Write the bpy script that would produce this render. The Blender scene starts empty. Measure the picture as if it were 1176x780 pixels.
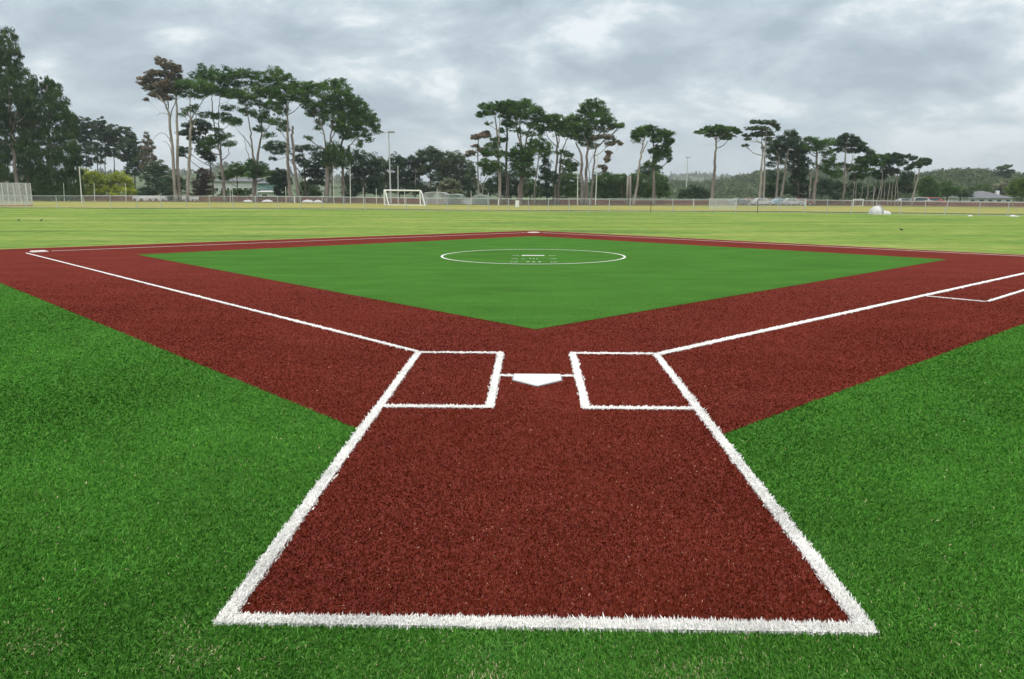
import bpy, bmesh, math, random
import numpy as np
from mathutils import Vector
random.seed(7); rng = np.random.default_rng(7)
SC = bpy.context.scene
COL = SC.collection
PI = math.pi

# ------------------------------------------------------------------ camera
CAM = (-0.0411, -6.4101, 1.6524)
YAW, PITCH, ROLL = -0.028124, -0.189593, 0.0003
F = 869.19                       # focal length in pixels of the 1176 wide photograph
cam = bpy.data.cameras.new('camera'); co = bpy.data.objects.new('camera', cam); COL.objects.link(co)
cam.sensor_width = 36; cam.lens = F/1176*36; cam.clip_start = .05; cam.clip_end = 12000
co.location = CAM; co.rotation_mode = 'XYZ'
co.rotation_euler = (PI/2+PITCH, -ROLL, -YAW)
SC.camera = co
# ------------------------------------------------------------------ world: overcast sky
SUN_EL, SUN_AZ = math.radians(58), math.radians(200)
w = bpy.data.worlds.new('World'); SC.world = w; w.use_nodes = True
nt = w.node_tree; N = nt.nodes; L = nt.links; N.clear()
def wn(t, **k):
    n = N.new(t)
    for a, b in k.items(): setattr(n, a, b)
    return n
out = wn('ShaderNodeOutputWorld'); bg = wn('ShaderNodeBackground'); L.new(bg.outputs[0], out.inputs[0])
sky = wn('ShaderNodeTexSky', sky_type='NISHITA'); sky.sun_disc = False
sky.sun_elevation = SUN_EL; sky.sun_rotation = SUN_AZ
tc = wn('ShaderNodeTexCoord'); sep = wn('ShaderNodeSeparateXYZ'); L.new(tc.outputs['Generated'], sep.inputs[0])
def m(op, a, b=None, c=None):
    n = wn('ShaderNodeMath', operation=op)
    for i, v in enumerate((a, b, c)):
        if v is None: continue
        if isinstance(v, (int, float)): n.inputs[i].default_value = v
        else: L.new(v, n.inputs[i])
    return n.outputs[0]
zc = m('MAXIMUM', sep.outputs[2], 0.0)
den = m('ADD', zc, .42)
px = m('DIVIDE', sep.outputs[0], den); py = m('DIVIDE', sep.outputs[1], den)
cmb = wn('ShaderNodeCombineXYZ'); L.new(px, cmb.inputs[0]); L.new(py, cmb.inputs[1])
def noise(scale, detail, rough, dist=0, off=(0, 0, 0)):
    mp = wn('ShaderNodeMapping'); mp.inputs['Location'].default_value = off; mp.inputs['Rotation'].default_value = (0, 0, .5)
    mp.inputs['Scale'].default_value = (1.0, 1.25, 1); L.new(cmb.outputs[0], mp.inputs[0])
    n = wn('ShaderNodeTexNoise'); n.inputs['Scale'].default_value = scale; n.inputs['Detail'].default_value = detail
    n.inputs['Roughness'].default_value = rough; n.inputs['Distortion'].default_value = dist
    L.new(mp.outputs[0], n.inputs['Vector']); return n.outputs['Fac']
n1 = noise(3.2, 8, .56, .3, (3.1, 1.7, 0)); n2 = noise(9.0, 8, .6, .3, (9, 4, 0)); n3 = noise(1.1, 3, .5, 0, (1, 8, 0))
f = m('ADD', m('MULTIPLY', n1, .56), m('ADD', m('MULTIPLY', n2, .15), m('MULTIPLY', n3, .35)))
ramp = wn('ShaderNodeValToRGB'); L.new(f, ramp.inputs[0])
e = ramp.color_ramp.elements
e[0].position = .455; e[0].color = (.425, .52, .59, 1)
e[1].position = .605; e[1].color = (.98, 1.04, 1.06, 1)
a = e.new(.505); a.color = (.535, .635, .70, 1)
a = e.new(.555); a.color = (.665, .77, .82, 1)
# brighter, bluer strip just above the skyline
hz = m('SUBTRACT', 1.0, m('MINIMUM', m('MULTIPLY', zc, 9.0), 1.0)); hz = m('MULTIPLY', m('POWER', hz, 1.4), .7)
mx = wn('ShaderNodeMix', data_type='RGBA'); L.new(hz, mx.inputs['Factor']); L.new(ramp.outputs[0], mx.inputs['A'])
mx.inputs['B'].default_value = (.66, .80, .87, 1)
# the nishita sky shows a little through the cloud
sc_ = wn('ShaderNodeVectorMath', operation='SCALE'); L.new(sky.outputs[0], sc_.inputs[0]); sc_.inputs['Scale'].default_value = .10
mx2 = wn('ShaderNodeMix', data_type='RGBA'); mx2.inputs['Factor'].default_value = .12
L.new(mx.outputs['Result'], mx2.inputs['A']); L.new(sc_.outputs[0], mx2.inputs['B'])
# overcast sky: the zenith is about three times as bright as the horizon
zen = m('MULTIPLY', m('MAXIMUM', m('SUBTRACT', zc, .27), 0.0), 3.0)
zen = m('ADD', zen, 1.0)
mx3 = wn('ShaderNodeMix', data_type='RGBA'); L.new(m('MINIMUM', m('MULTIPLY', m('MAXIMUM', m('SUBTRACT', zc, .27), 0.0), 2.5), 1.0), mx3.inputs['Factor'])
L.new(mx2.outputs['Result'], mx3.inputs['A']); mx3.inputs['B'].default_value = (.68, .655, .62, 1)
sc2 = wn('ShaderNodeVectorMath', operation='SCALE'); L.new(mx3.outputs['Result'], sc2.inputs[0]); L.new(zen, sc2.inputs['Scale'])
L.new(sc2.outputs[0], bg.inputs[0]); bg.inputs[1].default_value = 1.0
w.cycles.sampling_method = 'MANUAL'; w.cycles.sample_map_resolution = 512
# ------------------------------------------------------------------ sun
sd = bpy.data.lights.new('sun', 'SUN'); sd.energy = 1.2; sd.angle = math.radians(14); sd.color = (1, .97, .92)
so = bpy.data.objects.new('sun', sd); COL.objects.link(so)
sdir = Vector((math.sin(SUN_AZ)*math.cos(SUN_EL), math.cos(SUN_AZ)*math.cos(SUN_EL), math.sin(SUN_EL)))
so.rotation_euler = sdir.to_track_quat('Z', 'Y').to_euler()
SC.view_settings.view_transform = 'Standard'; SC.view_settings.look = 'None'
SC.view_settings.exposure = 0.0; SC.view_settings.gamma = 1
SC.cycles.max_bounces = 8; SC.cycles.transparent_max_bounces = 24; SC.cycles.volume_bounces = 0

# ------------------------------------------------------------------ geometry of the place
fwH = np.array([math.sin(YAW), math.cos(YAW), 0]); rtH = np.array([math.cos(YAW), -math.sin(YAW), 0])
HZ = 223.3
def gz(u, d):
    """height of the ground: flat round the diamond, a little up to the left, down to the right beyond"""
    u = np.clip(u, -300, 1500)
    r75 = np.interp(u, [-300, 60, 200, 340, 500, 600, 700, 900, 1100, 1500], [239, 240, 240, 240.3, 242, 242.6, 243, 243.7, 246.3, 249])
    r150 = np.interp(u, [-300, 60, 200, 340, 450, 600, 850, 1000, 1176, 1500], [230.5, 231, 231.8, 232.8, 234, 235.7, 235.7, 236, 237.7, 239])
    z75 = CAM[2]-(r75-HZ)*75/F; z150 = CAM[2]-(r150-HZ)*150/F
    d = np.asarray(d, float)
    t1 = np.clip((d-42)/33, 0, 1); t1 = t1*t1*(3-2*t1)
    t2 = np.clip((d-75)/75, 0, 1)
    z = z75*t1+(z150-z75)*t2
    t3 = np.clip((d-165)/250, 0, 1)
    return z*(1-t3)+(-2.0)*t3
def dirpix(u, v):
    cp, sp = math.cos(PITCH), math.sin(PITCH)
    fw = np.array([fwH[0]*cp, fwH[1]*cp, sp]); up = np.cross(rtH, fw)
    return fw+rtH*((u-588)/F)-up*((v-390)/F)
def W(u, v, d):
    k = dirpix(u, v); return np.array(CAM)+k*(d/(k@fwH))
def G(u, d):
    p = W(u, HZ, d); uu = u
    return np.array([p[0], p[1], float(gz(uu, d))])
def ud(x, y):
    px_ = x-CAM[0]; py_ = y-CAM[1]
    d = px_*fwH[0]+py_*fwH[1]; r = px_*rtH[0]+py_*rtH[1]
    return 588+F*1.018*r/np.maximum(d, 1), d
def gxy(x, y):
    u, d = ud(x, y); return gz(u, d)

# ------------------------------------------------------------------ object helpers
def tag(o, label=None, cat=None, group=None, kind=None):
    if label: o['label'] = label
    if cat: o['category'] = cat
    if group: o['group'] = group
    if kind: o['kind'] = kind
    return o
def empty(name, loc, label, cat, group=None, rz=0):
    o = bpy.data.objects.new(name, None); COL.objects.link(o); o.location = loc; o.rotation_euler = (0, 0, rz)
    o.empty_display_size = .2
    return tag(o, label, cat, group)
def npmesh(name, V, Fc, mat, parent=None, smooth=False, attr=None):
    """V (n,3) in world space, Fc (k,3|4) or list of such arrays"""
    me = bpy.data.meshes.new(name)
    if not isinstance(Fc, list): Fc = [Fc]
    V = np.asarray(V, np.float32)
    if parent is not None and any(parent.location):
        if abs(parent.rotation_euler[2]) < 1e-9: V = V-np.array(parent.location, np.float32)
    me.vertices.add(len(V)); me.vertices.foreach_set('co', V.ravel())
    li = np.concatenate([f_.ravel() for f_ in Fc]).astype(np.int32)
    tot = np.concatenate([np.full(len(f_), f_.shape[1]) for f_ in Fc]).astype(np.int32)
    st = np.concatenate([[0], np.cumsum(tot)[:-1]]).astype(np.int32)
    me.loops.add(len(li)); me.loops.foreach_set('vertex_index', li)
    me.polygons.add(len(tot)); me.polygons.foreach_set('loop_start', st); me.polygons.foreach_set('loop_total', tot)
    me.update(calc_edges=True)
    if attr is not None:
        at = me.attributes.new('tint', 'FLOAT', 'POINT'); at.data.foreach_set('value', np.asarray(attr, np.float32))
    if smooth: me.polygons.foreach_set('use_smooth', np.ones(len(tot), bool))
    me.materials.append(mat)
    o = bpy.data.objects.new(name, me); COL.objects.link(o)
    if parent is not None: o.parent = parent
    return o
class MB:
    """collects local-space shapes for one mesh"""
    def __init__(s): s.v = []; s.f = []
    def box(s, c, h, rz=0, taper=1.0):
        b = len(s.v); cx, cy, cz = c; hx, hy, hz_ = h; ca, sa = math.cos(rz), math.sin(rz)
        for z in (-1, 1):
            k = taper if z > 0 else 1
            for x, y in ((-1, -1), (1, -1), (1, 1), (-1, 1)):
                X, Y = x*hx*k, y*hy*k
                s.v.append((cx+X*ca-Y*sa, cy+X*sa+Y*ca, cz+z*hz_))
        for q in ((0, 3, 2, 1), (4, 5, 6, 7), (0, 1, 5, 4), (1, 2, 6, 5), (2, 3, 7, 6), (3, 0, 4, 7)): s.f.append([b+i for i in q])
        return s
    def tube(s, pts, rad, n=8, cap=True):
        pts = [Vector(p) for p in pts]; b0 = len(s.v)
        if not hasattr(rad, '__len__'): rad = [rad]*len(pts)
        for i, p in enumerate(pts):
            t = (pts[min(i+1, len(pts)-1)]-pts[max(i-1, 0)]).normalized()
            a_ = Vector((0, 1, 0)) if abs(t.y) < .9 else Vector((1, 0, 0))
            x = t.cross(a_).normalized(); y = t.cross(x)
            for k in range(n):
                an = 2*PI*k/n; s.v.append(tuple(p+(x*math.cos(an)+y*math.sin(an))*rad[i]))
        for i in range(len(pts)-1):
            for k in range(n):
                a_ = b0+i*n+k; c = b0+i*n+(k+1) % n
                s.f.append([a_, c, c+n, a_+n])
        if cap:
            s.f.append([b0+k for k in range(n)][::-1]); e_ = b0+(len(pts)-1)*n; s.f.append([e_+k for k in range(n)])
        return s
    def prism(s, poly, z0, z1):
        b = len(s.v); n = len(poly)
        for z in (z0, z1):
            for x, y in poly: s.v.append((x, y, z))
        s.f.append([b+i for i in range(n)][::-1]); s.f.append([b+n+i for i in range(n)])
        for i in range(n): s.f.append([b+i, b+(i+1) % n, b+n+(i+1) % n, b+n+i])
        return s
    def face(s, pts):
        b = len(s.v); s.v += [tuple(p) for p in pts]; s.f.append(list(range(b, b+len(pts)))); return s
    def build(s, name, mat, parent=None, smooth=False, bevel=0, loc=None):
        me = bpy.data.meshes.new(name); me.from_pydata([tuple(map(float, v)) for v in s.v], [], s.f); me.update()
        if smooth:
            for p in me.polygons: p.use_smooth = True
        me.materials.append(mat); o = bpy.data.objects.new(name, me); COL.objects.link(o)
        if parent is not None: o.parent = parent
        if loc is not None: o.location = loc
        if bevel:
            md = o.modifiers.new('bevel', 'BEVEL'); md.width = bevel; md.segments = 2; md.limit_method = 'ANGLE'
        return o
def copy_tree(o, parent=None):
    c = o.copy(); COL.objects.link(c); c.parent = parent
    for ch in [x for x in COL.objects if x.parent == o]: copy_tree(ch, c)
    return c

# ------------------------------------------------------------------ materials
def mat(name, col=(.5, .5, .5), rough=.8, spec=.3, metal=0):
    mt = bpy.data.materials.new(name); mt.use_nodes = True
    b = mt.node_tree.nodes['Principled BSDF']
    b.inputs['Base Color'].default_value = (*col, 1); b.inputs['Roughness'].default_value = rough
    b.inputs['Specular IOR Level'].default_value = spec; b.inputs['Metallic'].default_value = metal
    return mt
def noisy(mt, stops, scale=5, detail=4, rough=.6, vec='Object', mapscale=(1, 1, 1), bump=0, bscale=None, mix2=None, rot=0):
    """procedural colour: a noise through a ramp, optionally times a second finer noise, and bump"""
    t = mt.node_tree; n, l = t.nodes, t.links; b = n['Principled BSDF']
    g = n.new('ShaderNodeNewGeometry') if vec == 'World' else n.new('ShaderNodeTexCoord')
    mp = n.new('ShaderNodeMapping'); l.new(g.outputs['Position' if vec == 'World' else vec], mp.inputs[0])
    mp.inputs['Scale'].default_value = mapscale; mp.inputs['Rotation'].default_value = (0, 0, rot)
    no = n.new('ShaderNodeTexNoise'); l.new(mp.outputs[0], no.inputs['Vector'])
    no.inputs['Scale'].default_value = scale; no.inputs['Detail'].default_value = detail; no.inputs['Roughness'].default_value = rough
    r = n.new('ShaderNodeValToRGB'); l.new(no.outputs['Fac'], r.inputs[0])
    el = r.color_ramp.elements
    while len(el) > 1: el.remove(el[-1])
    el[0].position = stops[0][0]; el[0].color = (*stops[0][1], 1)
    for p, c in stops[1:]:
        q = el.new(p); q.color = (*c, 1)
    colout = r.outputs[0]
    if mix2:
        sc2_, lo, hi, ms = mix2
        mp2 = n.new('ShaderNodeMapping'); l.new(g.outputs['Position' if vec == 'World' else vec], mp2.inputs[0]); mp2.inputs['Scale'].default_value = ms
        n2_ = n.new('ShaderNodeTexNoise'); l.new(mp2.outputs[0], n2_.inputs['Vector']); n2_.inputs['Scale'].default_value = sc2_; n2_.inputs['Detail'].default_value = 3
        n2_.inputs['Roughness'].default_value = .7
        mr = n.new('ShaderNodeMapRange'); l.new(n2_.outputs['Fac'], mr.inputs[0]); mr.inputs[1].default_value = .3; mr.inputs[2].default_value = .7
        mr.inputs[3].default_value = lo; mr.inputs[4].default_value = hi
        vm = n.new('ShaderNodeVectorMath'); vm.operation = 'SCALE'; l.new(colout, vm.inputs[0]); l.new(mr.outputs[0], vm.inputs['Scale'])
        colout = vm.outputs[0]
    l.new(colout, b.inputs['Base Color'])
    if bump:
        n3_ = n.new('ShaderNodeTexNoise'); l.new(g.outputs['Position' if vec == 'World' else vec], n3_.inputs['Vector'])
        n3_.inputs['Scale'].default_value = bscale or scale*4; n3_.inputs['Detail'].default_value = 3
        bp = n.new('ShaderNodeBump'); l.new(n3_.outputs['Fac'], bp.inputs['Height']); bp.inputs['Strength'].default_value = bump; bp.inputs['Distance'].default_value = .03
        l.new(bp.outputs[0], b.inputs['Normal'])
    return mt
def blade_mat(name, stops, scuff=None, rough=.9, spec=.02, trans=.0, large=None):
    """colour by each blade's own random tint; patch = colour of the dry blades"""
    mt = mat(name, stops[0][1], rough, spec); t = mt.node_tree; n, l = t.nodes, t.links; b = n['Principled BSDF']
    at = n.new('ShaderNodeAttribute'); at.attribute_name = 'tint'
    r = n.new('ShaderNodeValToRGB'); l.new(at.outputs['Fac'], r.inputs[0]); r.color_ramp.interpolation = 'LINEAR'
    el = r.color_ramp.elements
    while len(el) > 1: el.remove(el[-1])
    el[0].position = stops[0][0]; el[0].color = (*stops[0][1], 1)
    for p, c in stops[1:]:
        q = el.new(p); q.color = (*c, 1)
    colout = r.outputs[0]
    g = n.new('ShaderNodeNewGeometry')
    no = n.new('ShaderNodeTexNoise'); l.new(g.outputs['Position'], no.inputs['Vector']); no.inputs['Scale'].default_value = 1.7; no.inputs['Detail'].default_value = 5
    mr = n.new('ShaderNodeMapRange'); l.new(no.outputs['Fac'], mr.inputs[0]); mr.inputs[1].default_value = .3; mr.inputs[2].default_value = .7
    mr.inputs[3].default_value = .84; mr.inputs[4].default_value = 1.16
    vm = n.new('ShaderNodeVectorMath'); vm.operation = 'SCALE'; l.new(colout, vm.inputs[0]); l.new(mr.outputs[0], vm.inputs['Scale'])
    n5 = n.new('ShaderNodeTexNoise'); l.new(g.outputs['Position'], n5.inputs['Vector']); n5.inputs['Scale'].default_value = .85; n5.inputs['Detail'].default_value = 6; n5.inputs['Roughness'].default_value = .65
    m5 = n.new('ShaderNodeMapRange'); l.new(n5.outputs['Fac'], m5.inputs[0]); m5.inputs[1].default_value = .585; m5.inputs[2].default_value = .70; m5.inputs[3].default_value = 0; m5.inputs[4].default_value = .34
    x5 = n.new('ShaderNodeMix'); x5.data_type = 'RGBA'; l.new(m5.outputs[0], x5.inputs['Factor']); l.new(vm.outputs[0], x5.inputs['A']); x5.inputs['B'].default_value = (*(scuff or stops[1][1]), 1)
    l.new(x5.outputs['Result'], b.inputs['Base Color'])
    return mt
M = {}
M['grass'] = noisy(mat('natural_grass', rough=1, spec=0), [(.30, (.095, .160, .050)), (.44, (.142, .228, .056)), (.52, (.172, .256, .063)), (.60, (.212, .272, .076)), (.70, (.28, .30, .115))],
                   scale=1, detail=7, rough=.66, vec='World', mapscale=(.085, .30, 1), rot=.06, bump=.6, bscale=9, mix2=(1.3, .78, 1.18, (1, 1, 1)))
M['green_pad'] = noisy(mat('green_turf', rough=1, spec=.0), [(.3, (.044, .132, .021)), (.5, (.058, .165, .030)), (.7, (.082, .205, .042))],
                       scale=60, detail=4, vec='World', rough=.75, bump=.8, bscale=70, mix2=(.5, .84, 1.14, (1, 2.5, 1)))
M['red_pad'] = noisy(mat('red_turf', rough=1, spec=.0), [(.3, (.105, .020, .016)), (.5, (.150, .031, .024)), (.72, (.20, .050, .040))],
                     scale=60, detail=4, vec='World', rough=.75, bump=.8, bscale=70, mix2=(.6, .86, 1.14, (1, 2.2, 1)))
M['white_line'] = noisy(mat('white_turf', rough=.8, spec=.2), [(.3, (.68, .68, .68)), (.6, (.8, .8, .8))], scale=30, vec='World', bump=.5, bscale=80)
M['green_blade'] = blade_mat('green_blades', [(0, (.018, .092, .008)), (.5, (.056, .200, .023)), (.9, (.125, .305, .055)), (.955, (.20, .36, .11)), (.965, (.5, .40, .25)), (1, (.6, .52, .36))], (.10, .22, .075))
M['red_blade'] = blade_mat('red_blades', [(0, (.050, .0050, .0015)), (.5, (.120, .0175, .0070)), (.9, (.210, .050, .026)), (.945, (.31, .09, .06)), (.965, (.50, .24, .15)), (1, (.66, .42, .30))], (.24, .075, .052))
M['white_blade'] = blade_mat('white_blades', [(0, (.80, .80, .785)), (1, (.92, .92, .905))])
M['plate'] = noisy(mat('home_plate_rubber', (.8, .8, .8), .45, .4), [(.30, (.30, .27, .25)), (.38, (.52, .50, .48)), (.45, (.68, .68, .67)), (1, (.74, .74, .74))], scale=9, detail=7, rough=.7)
M['dark_rubber'] = mat('plate_edge', (.20, .21, .23), .6)
M['base'] = noisy(mat('base_canvas', (.8, .8, .8), .6, .3), [(.3, (.52, .48, .46)), (.6, (.62, .60, .59))], scale=5)
M['galv'] = noisy(mat('galvanised_steel', (.5, .52, .53), .5, .5, .4), [(.3, (.42, .44, .46)), (.7, (.58, .6, .61))], scale=3)
M['white_paint'] = noisy(mat('white_painted_steel', (.8, .8, .8), .4, .5), [(.3, (.68, .70, .70)), (.7, (.8, .81, .81))], scale=3)
M['pole_paint'] = noisy(mat('pale_pole', (.6, .6, .58), .6, .3), [(.3, (.50, .52, .50)), (.7, (.66, .67, .64))], scale=2)
M['dark_steel'] = mat('dark_steel', (.06, .07, .07), .5)
M['concrete'] = noisy(mat('concrete', rough=.9), [(.3, (.34, .32, .29)), (.7, (.45, .43, .40))], scale=2, bump=.3)
M['timber'] = noisy(mat('red_brown_timber', rough=.85, spec=.2), [(.3, (.11, .042, .032)), (.5, (.175, .062, .048)), (.7, (.23, .10, .075))], scale=1.0, detail=6, mapscale=(.5, .5, 2.5), mix2=(4, .75, 1.2, (1, 1, .1)))
M['timber_orange'] = noisy(mat('orange_brown_timber', rough=.85, spec=.2), [(.3, (.15, .07, .042)), (.5, (.22, .10, .06)), (.7, (.30, .15, .095))], scale=1.0, detail=6, mapscale=(.5, .5, 2.5), mix2=(4, .75, 1.2, (1, 1, .1)))
M['clay'] = noisy(mat('red_edging', rough=.9), [(.3, (.30, .12, .08)), (.7, (.45, .22, .16))], scale=2)
def foliage(name, lo, mid, hi, scale=.35):
    mt = noisy(mat(name, mid, .85, .04), [(.37, lo), (.5, mid), (.64, hi)], scale=scale, detail=6, rough=.75, vec='World')
    t = mt.node_tree; n, l = t.nodes, t.links; b = n['Principled BSDF']; o = n['Material Output']
    tr = n.new('ShaderNodeBsdfTranslucent'); l.new(b.inputs['Base Color'].links[0].from_socket, tr.inputs[0])
    ms = n.new('ShaderNodeMixShader'); ms.inputs[0].default_value = .30
    l.new(b.outputs[0], ms.inputs[1]); l.new(tr.outputs[0], ms.inputs[2]); l.new(ms.outputs[0], o.inputs['Surface'])
    return mt
M['cypress'] = foliage('cypress_foliage', (.030, .082, .021), (.066, .152, .033), (.135, .235, .046))
M['deep'] = foliage('deep_green_foliage', (.018, .046, .016), (.042, .090, .026), (.095, .155, .042))
M['dark'] = foliage('dark_foliage', (.026, .056, .034), (.048, .092, .050), (.085, .135, .060))
M['brown'] = foliage('browning_foliage', (.085, .11, .06), (.19, .165, .12), (.36, .27, .21), .5)
M['copper'] = foliage('copper_foliage', (.05, .045, .042), (.085, .07, .062), (.14, .10, .09), .5)
M['pine'] = foliage('pine_foliage', (.044, .078, .046), (.080, .125, .066), (.14, .185, .085))
M['decid'] = foliage('leafy_green_foliage', (.045, .095, .028), (.075, .145, .040), (.125, .21, .060))
M['yellow'] = foliage('yellow_foliage', (.07, .14, .022), (.30, .37, .040), (.60, .62, .07), .5)
M['bright'] = foliage('bright_foliage', (.055, .11, .025), (.12, .19, .032), (.25, .30, .05))
M['pale'] = foliage('pale_foliage', (.09, .12, .07), (.20, .23, .14), (.42, .42, .32), .8)
M['wood_near'] = foliage('woodland_foliage', (.06, .095, .05), (.095, .135, .065), (.15, .19, .085), .08)
M['wood_far'] = foliage('ridge_foliage', (.07, .10, .06), (.11, .14, .08), (.16, .19, .10), .02)
M['bark'] = noisy(mat('grey_bark', rough=.9, spec=.1), [(.3, (.11, .095, .083)), (.5, (.19, .168, .150)), (.7, (.30, .275, .25))], scale=1.2, detail=6, mapscale=(2, 2, .35), bump=.4, bscale=6)
M['bark_pale'] = noisy(mat('pale_bark', rough=.9, spec=.1), [(.3, (.16, .14, .12)), (.5, (.27, .245, .215)), (.7, (.38, .355, .315))], scale=1.2, detail=6, mapscale=(2, 2, .35), bump=.4, bscale=6)
M['bark_dark'] = noisy(mat('dark_bark', rough=.9, spec=.1), [(.3, (.06, .05, .045)), (.7, (.15, .125, .105))], scale=1.2, detail=6, mapscale=(2, 2, .35))
M['hill'] = noisy(mat('hill_cover', rough=.95, spec=.1), [(.3, (.06, .09, .045)), (.7, (.11, .15, .065))], scale=.05, vec='World')
M['tarp'] = noisy(mat('white_tarpaulin', rough=.6, spec=.3), [(.3, (.44, .45, .46)), (.6, (.64, .64, .64))], scale=2.5, detail=6)
M['grey_tarp'] = mat('grey_tarpaulin', (.3, .32, .34), .7)
M['bird'] = mat('black_feathers', (.012, .012, .014), .5)
M['beak'] = mat('orange_beak', (.5, .2, .03), .5)
M['roof_grey'] = noisy(mat('grey_roof', rough=.7), [(.3, (.10, .11, .125)), (.7, (.16, .17, .19))], scale=1)
M['roof_white'] = mat('white_roof', (.46, .48, .48), .6)
M['wall_white'] = noisy(mat('white_wall', rough=.8), [(.3, (.38, .40, .40)), (.7, (.47, .49, .48))], scale=.5)
M['wall_teal'] = noisy(mat('teal_wall', rough=.8), [(.3, (.13, .22, .24)), (.7, (.18, .28, .30))], scale=.5)
M['glass'] = mat('window_glass', (.05, .07, .08), .15, .6)
M['tyre'] = mat('tyre', (.02, .02, .02), .8)
M['lamp'] = mat('lamp_glass', (.7, .72, .72), .3, .5)
def netmat(name, col, cover, scale):
    """chain link: a diamond wire pattern, open between the wires"""
    mt = mat(name, col, .5, .4); t = mt.node_tree; n, l = t.nodes, t.links; b = n['Principled BSDF']; o = n['Material Output']
    uv = n.new('ShaderNodeUVMap'); sp = n.new('ShaderNodeSeparateXYZ'); l.new(uv.outputs[0], sp.inputs[0])
    def mm(op, a, b_=None):
        q = n.new('ShaderNodeMath'); q.operation = op
        for i, v in enumerate((a, b_)):
            if v is None: continue
            if isinstance(v, (int, float)): q.inputs[i].default_value = v
            else: l.new(v, q.inputs[i])
        return q.outputs[0]
    res = []
    for sg in (1, -1):
        s_ = mm('FRACT', mm('MULTIPLY', mm('ADD', sp.outputs[0], mm('MULTIPLY', sp.outputs[1], sg)), scale))
        res.append(mm('LESS_THAN', s_, cover/2))
    fac = mm('MAXIMUM', res[0], res[1])
    tr = n.new('ShaderNodeBsdfTransparent'); ms = n.new('ShaderNodeMixShader')
    l.new(fac, ms.inputs[0]); l.new(tr.outputs[0], ms.inputs[1]); l.new(b.outputs[0], ms.inputs[2]); l.new(ms.outputs[0], o.inputs['Surface'])
    return mt
M['chain'] = netmat('chain_link_wire', (.48, .50, .52), .17, 14)
M['chain_dense'] = netmat('dense_chain_link_wire', (.55, .57, .59), .55, 14)
M['shade_net'] = netmat('pale_shade_net', (.42, .46, .46), .55, 14)
M['shade_green'] = netmat('green_shade_net', (.20, .30, .27), .55, 14)
M['goal_net'] = netmat('goal_net', (.6, .62, .62), .12, 8)

# ------------------------------------------------------------------ haze
def haze():
    zt = 175; b = MB(); b.box((0, 1600, (zt-8)/2), (2600, 2300, (zt+8)/2))
    mt = bpy.data.materials.new('haze_air'); mt.use_nodes = True; n = mt.node_tree.nodes; n.clear()
    o = n.new('ShaderNodeOutputMaterial'); v = n.new('ShaderNodeVolumePrincipled')
    v.inputs['Color'].default_value = (.86, .93, 1, 1); v.inputs['Density'].default_value = 2.5e-4; v.inputs['Anisotropy'].default_value = .2
    mt.node_tree.links.new(v.outputs[0], o.inputs['Volume'])
    h = b.build('haze', mt); tag(h, 'thin pale blue air over the far hills', 'haze', kind='stuff')
haze()

# ------------------------------------------------------------------ ground
def ground():
    us = np.concatenate([np.linspace(-2600, -300, 12)[:-1], np.linspace(-300, 1500, 61), np.linspace(1500, 3800, 12)[1:]])
    ds = np.concatenate([[-30, -10, -3, .5], np.arange(5, 45, 5), np.arange(45, 170, 4), np.geomspace(175, 3800, 26)])
    V = []
    for d in ds:
        for u in us:
            k = (u-588)/F/1.018
            dd = max(d, .5) if d > 0 else d
            wd = max(abs(dd), 12) if d < 12 else dd
            P = np.array(CAM)+fwH*dd+rtH*k*wd
            V.append((P[0], P[1], float(gz(u, d))-.014))
    nu = len(us); idx = np.arange(len(V)).reshape(len(ds), nu)
    q = np.stack([idx[:-1, :-1], idx[:-1, 1:], idx[1:, 1:], idx[1:, :-1]], -1).reshape(-1, 4)
    o = npmesh('ground', np.array(V), q, M['grass'], smooth=True); tag(o, kind='structure')
ground()

def field_band(name, d0, d1, u0, u1, mt, lift):
    us = np.linspace(u0, u1, 60); ds = np.linspace(d0, d1, 14); V = []
    for j, d in enumerate(ds):
        for u in us:
            dd = d+(.8*math.sin(u*.031)+.5*math.sin(u*.11) if j in (0, len(ds)-1) else 0)
            p = W(u, HZ, dd); V.append((p[0], p[1], float(gz(u, dd))+lift))
    ix = np.arange(len(V)).reshape(len(ds), 60); q = np.stack([ix[:-1, :-1], ix[:-1, 1:], ix[1:, 1:], ix[1:, :-1]], -1).reshape(-1, 4)
    tag(npmesh(name, np.array(V), q, mt, smooth=True), kind='structure')
M['dry'] = noisy(mat('dry_field_grass', rough=1, spec=0), [(.30, (.15, .185, .045)), (.46, (.23, .25, .055)), (.56, (.31, .29, .075)), (.68, (.37, .31, .13))], scale=1, detail=6, rough=.65, vec='World', mapscale=(.06, .25, 1), rot=-.04, mix2=(1.2, .82, 1.15, (1, 1, 1)))
M['mulch'] = noisy(mat('bark_mulch', rough=1, spec=0), [(.3, (.11, .085, .05)), (.55, (.20, .15, .085)), (.7, (.20, .20, .08))], scale=1, detail=6, vec='World', mapscale=(.15, .4, 1))
field_band('far_field', 80, 146, -400, 1600, M['dry'], .06)
field_band('mulch_strip', 141, 153, -400, 1600, M['mulch'], .14)
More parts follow.
